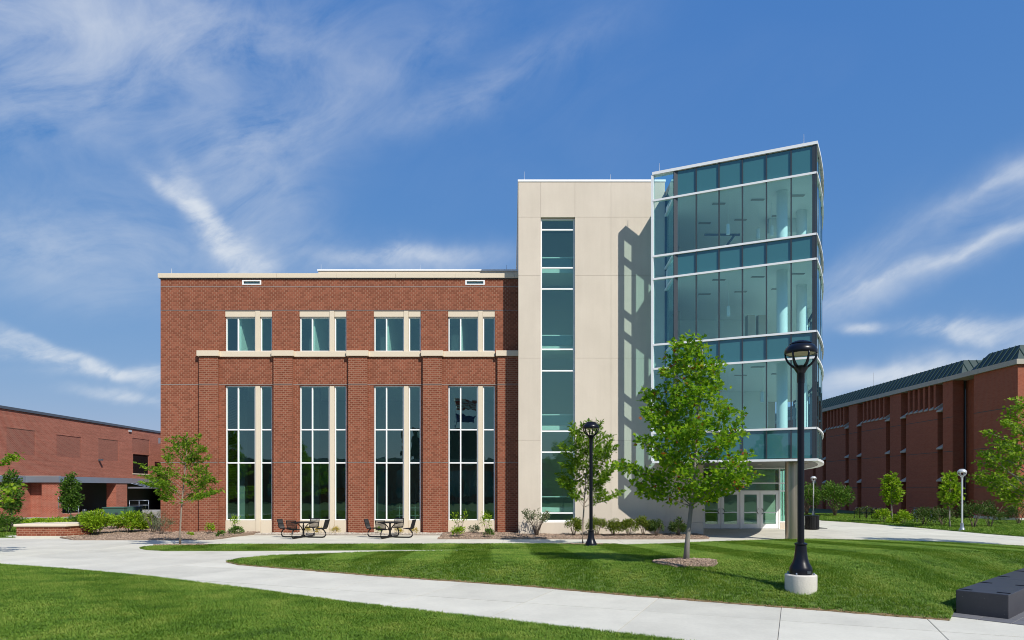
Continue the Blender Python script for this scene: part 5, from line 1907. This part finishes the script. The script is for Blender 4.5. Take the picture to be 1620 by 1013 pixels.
for n, (px, m, lab) in enumerate(((486, M_YELLOW, 'yellow plant behind the left table, left one'), (505, M_YELLOW, 'orange yellow plant behind the left table, middle one'), (530, M_YELLOW, 'yellow orange plant right of the left table'), (598, M_SHRUB, 'small green plant behind the right table, left one'), (630, M_YELLOW, 'yellow plant behind the right table, middle one'), (654, M_YELLOW, 'yellow plant right of the right table'))):
    Y = 34.55
    make_shrub('perennial', lab, (wx(px, Y), Y, .06), .22, .32, 170, 'blade', .14, m, 95 + n, cat='plant', group='small plants along the gravel strip', stems=4)
# loose bush and the hedge row before the stone tower
X, Y = wx(849, 33.0), 33.0
make_shrub('loose_bush', 'open twiggy bush at the left foot of the stone tower', (X, Y, .05), .68, 1.2, 520, 'oval', .11, M_GREYLEAF, 105, stems=16, open_=.22)
for n, (px, w, h) in enumerate(((908, .48, .86), (945, .50, .92), (970, .46, .88), (994, .42, .80), (1018, .46, .90), (1038, .40, .80), (1073, .46, .88))):
    make_shrub('hedge_shrub', ['first', 'second', 'third', 'fourth', 'fifth', 'sixth', 'last'][n] + ' olive shrub of the row below the stone tower, counted from the left', (wx(px, 33.0), 33.0 + random.uniform(-.1, .1), .05), w * 1.08, h * 1.03, 1500, 'oval', .085, M_HEDGE if n < 5 else M_SHRUBD, 110 + n, group='shrub row below the stone tower', stems=9)
# shrubs before the brown building
for n, (px, Y, w, h, m, cnt, lab) in enumerate(((1321, 57.0, 1.45, 2.9, M_PEAR, 2600, 'big rounded bush right of the distant silver lamp'), (1276, 60.0, 1.3, 2.8, M_PEAR, 2000, 'big bush showing between entrance column and distant lamp'),
                                                (1396, 46.0, .62, .95, M_SHRUB, 700, 'bright shrub left of the left pale-trunk young tree'), (1429, 44.6, .62, .85, M_SHRUB, 700, 'bright shrub right of the left pale-trunk young tree'), (1462, 42.8, .8, 1.15, M_SHRUBD, 800, 'dark shrub in front of the parked bicycles'), (1491, 42.4, .85, 1.15, M_SHRUBD, 800, 'dark shrub left of the second young tree'),
                                                (1540, 40.2, .9, 1.6, M_SHRUBD, 900, 'dark shrub right of the silver lamp post'), (1566, 41.0, .95, 1.45, M_SHRUBD, 1000, 'dark shrub against the near brown block'), (1612, 44.0, 1.0, 1.5, M_SHRUBD, 800, 'dark shrub at the right picture edge'), (1411, 44.8, .5, .35, M_SHRUB, 350, 'low ground plant at the left young tree'), (1370, 54.5, .9, .9, M_SHRUBD, 600, 'dark shrub behind the bike racks'))):
    make_shrub('shrub', lab, (wx(px, Y), Y, .03), w, h, cnt, 'oval', .13 if h < 2 else .19, m, 130 + n, group='shrubs before the brown building', lumps=12)

# ------------------------------------------------------------------ what stands behind the camera and shows in the glass
ob = empty('opposite_building', (10, -46, 0))
tag(ob, 'dark low building mirrored in the tall windows', 'building')
MB().box(-75, 60, -60, -46, -.06, 6.6).build('opposite_wall', M_BRICK_DARK, ob)
MB().box(-75.3, 60.3, -60.3, -45.7, 6.602, 7.4).build('opposite_roof_edge', M_PALE, ob)
MB().box(-19, -6, -59, -46.3, 7.41, 12.6).build('opposite_upper_storey', M_INTD, ob)
for k in range(26):
    MB().box(-73 + k * 5.0, -70.2 + k * 5.0, -45.99, -45.9, 1.0, 5.4).build('opposite_window', M_SPAN, ob)
for n, (x, y, s) in enumerate(((-33, -38, 1.75), (-24, -42, 1.5), (-45, -36, 2.3), (-50, -40, 2.2), (-58, -34, 2.3), (40, -38, 1.9))):
    src = [o for o in COL.objects if o.name.startswith('maple_tree') and o.parent is None][n % 2]
    c = copy_tree(src)
    c['label'] = ['broad', 'tall', 'rounded', 'wide', 'outer', 'far right'][n] + ' tree across the lawn, seen only mirrored in the windows'
    c['group'] = 'trees behind the viewer'
    place(c, (x, y, 0), n * 1.1, s)
fp = empty('flag_pole', (-7.6, -18, 0))
tag(fp, 'flag pole with two flags mirrored in a tall window', 'flag pole')
MB().tube([(-7.6, -18, -.05), (-7.6, -18, 14.6)], [.09, .04], 10).build('pole', M_SILVER, fp, smooth=True)
M_FLAGB = pmat('blue_flag', (.02, .04, .25), .8)
M_FLAGR = pmat('red_flag', (.35, .02, .03), .8)
M_FLAGW = pmat('white_flag', (.6, .6, .6), .8)
def cloth(x0, z0, w, h, n, phase):
    mb = MB()
    for k in range(n):
        a, b = k / n, (k + 1) / n
        y0, y1 = .12 * math.sin(a * 7 + phase), .12 * math.sin(b * 7 + phase)
        mb.add([(x0 + a * w, -18 + y0, z0 - .25 * a), (x0 + b * w, -18 + y1, z0 - .25 * b), (x0 + b * w, -18 + y1, z0 + h - .25 * b), (x0 + a * w, -18 + y0, z0 + h - .25 * a)], [(0, 1, 2, 3)])
    return mb
f1 = empty('stripes_holder')
bpy.data.objects.remove(f1)
for k in range(7):
    cloth(-7.52, 12.7 + k * .17, 2.2, .165, 8, 0).build('flag_stripe', M_FLAGR if k % 2 == 0 else M_FLAGW, fp)
cloth(-7.52, 10.9, 2.2, 1.2, 8, .8).build('blue_flag', M_FLAGB, fp)
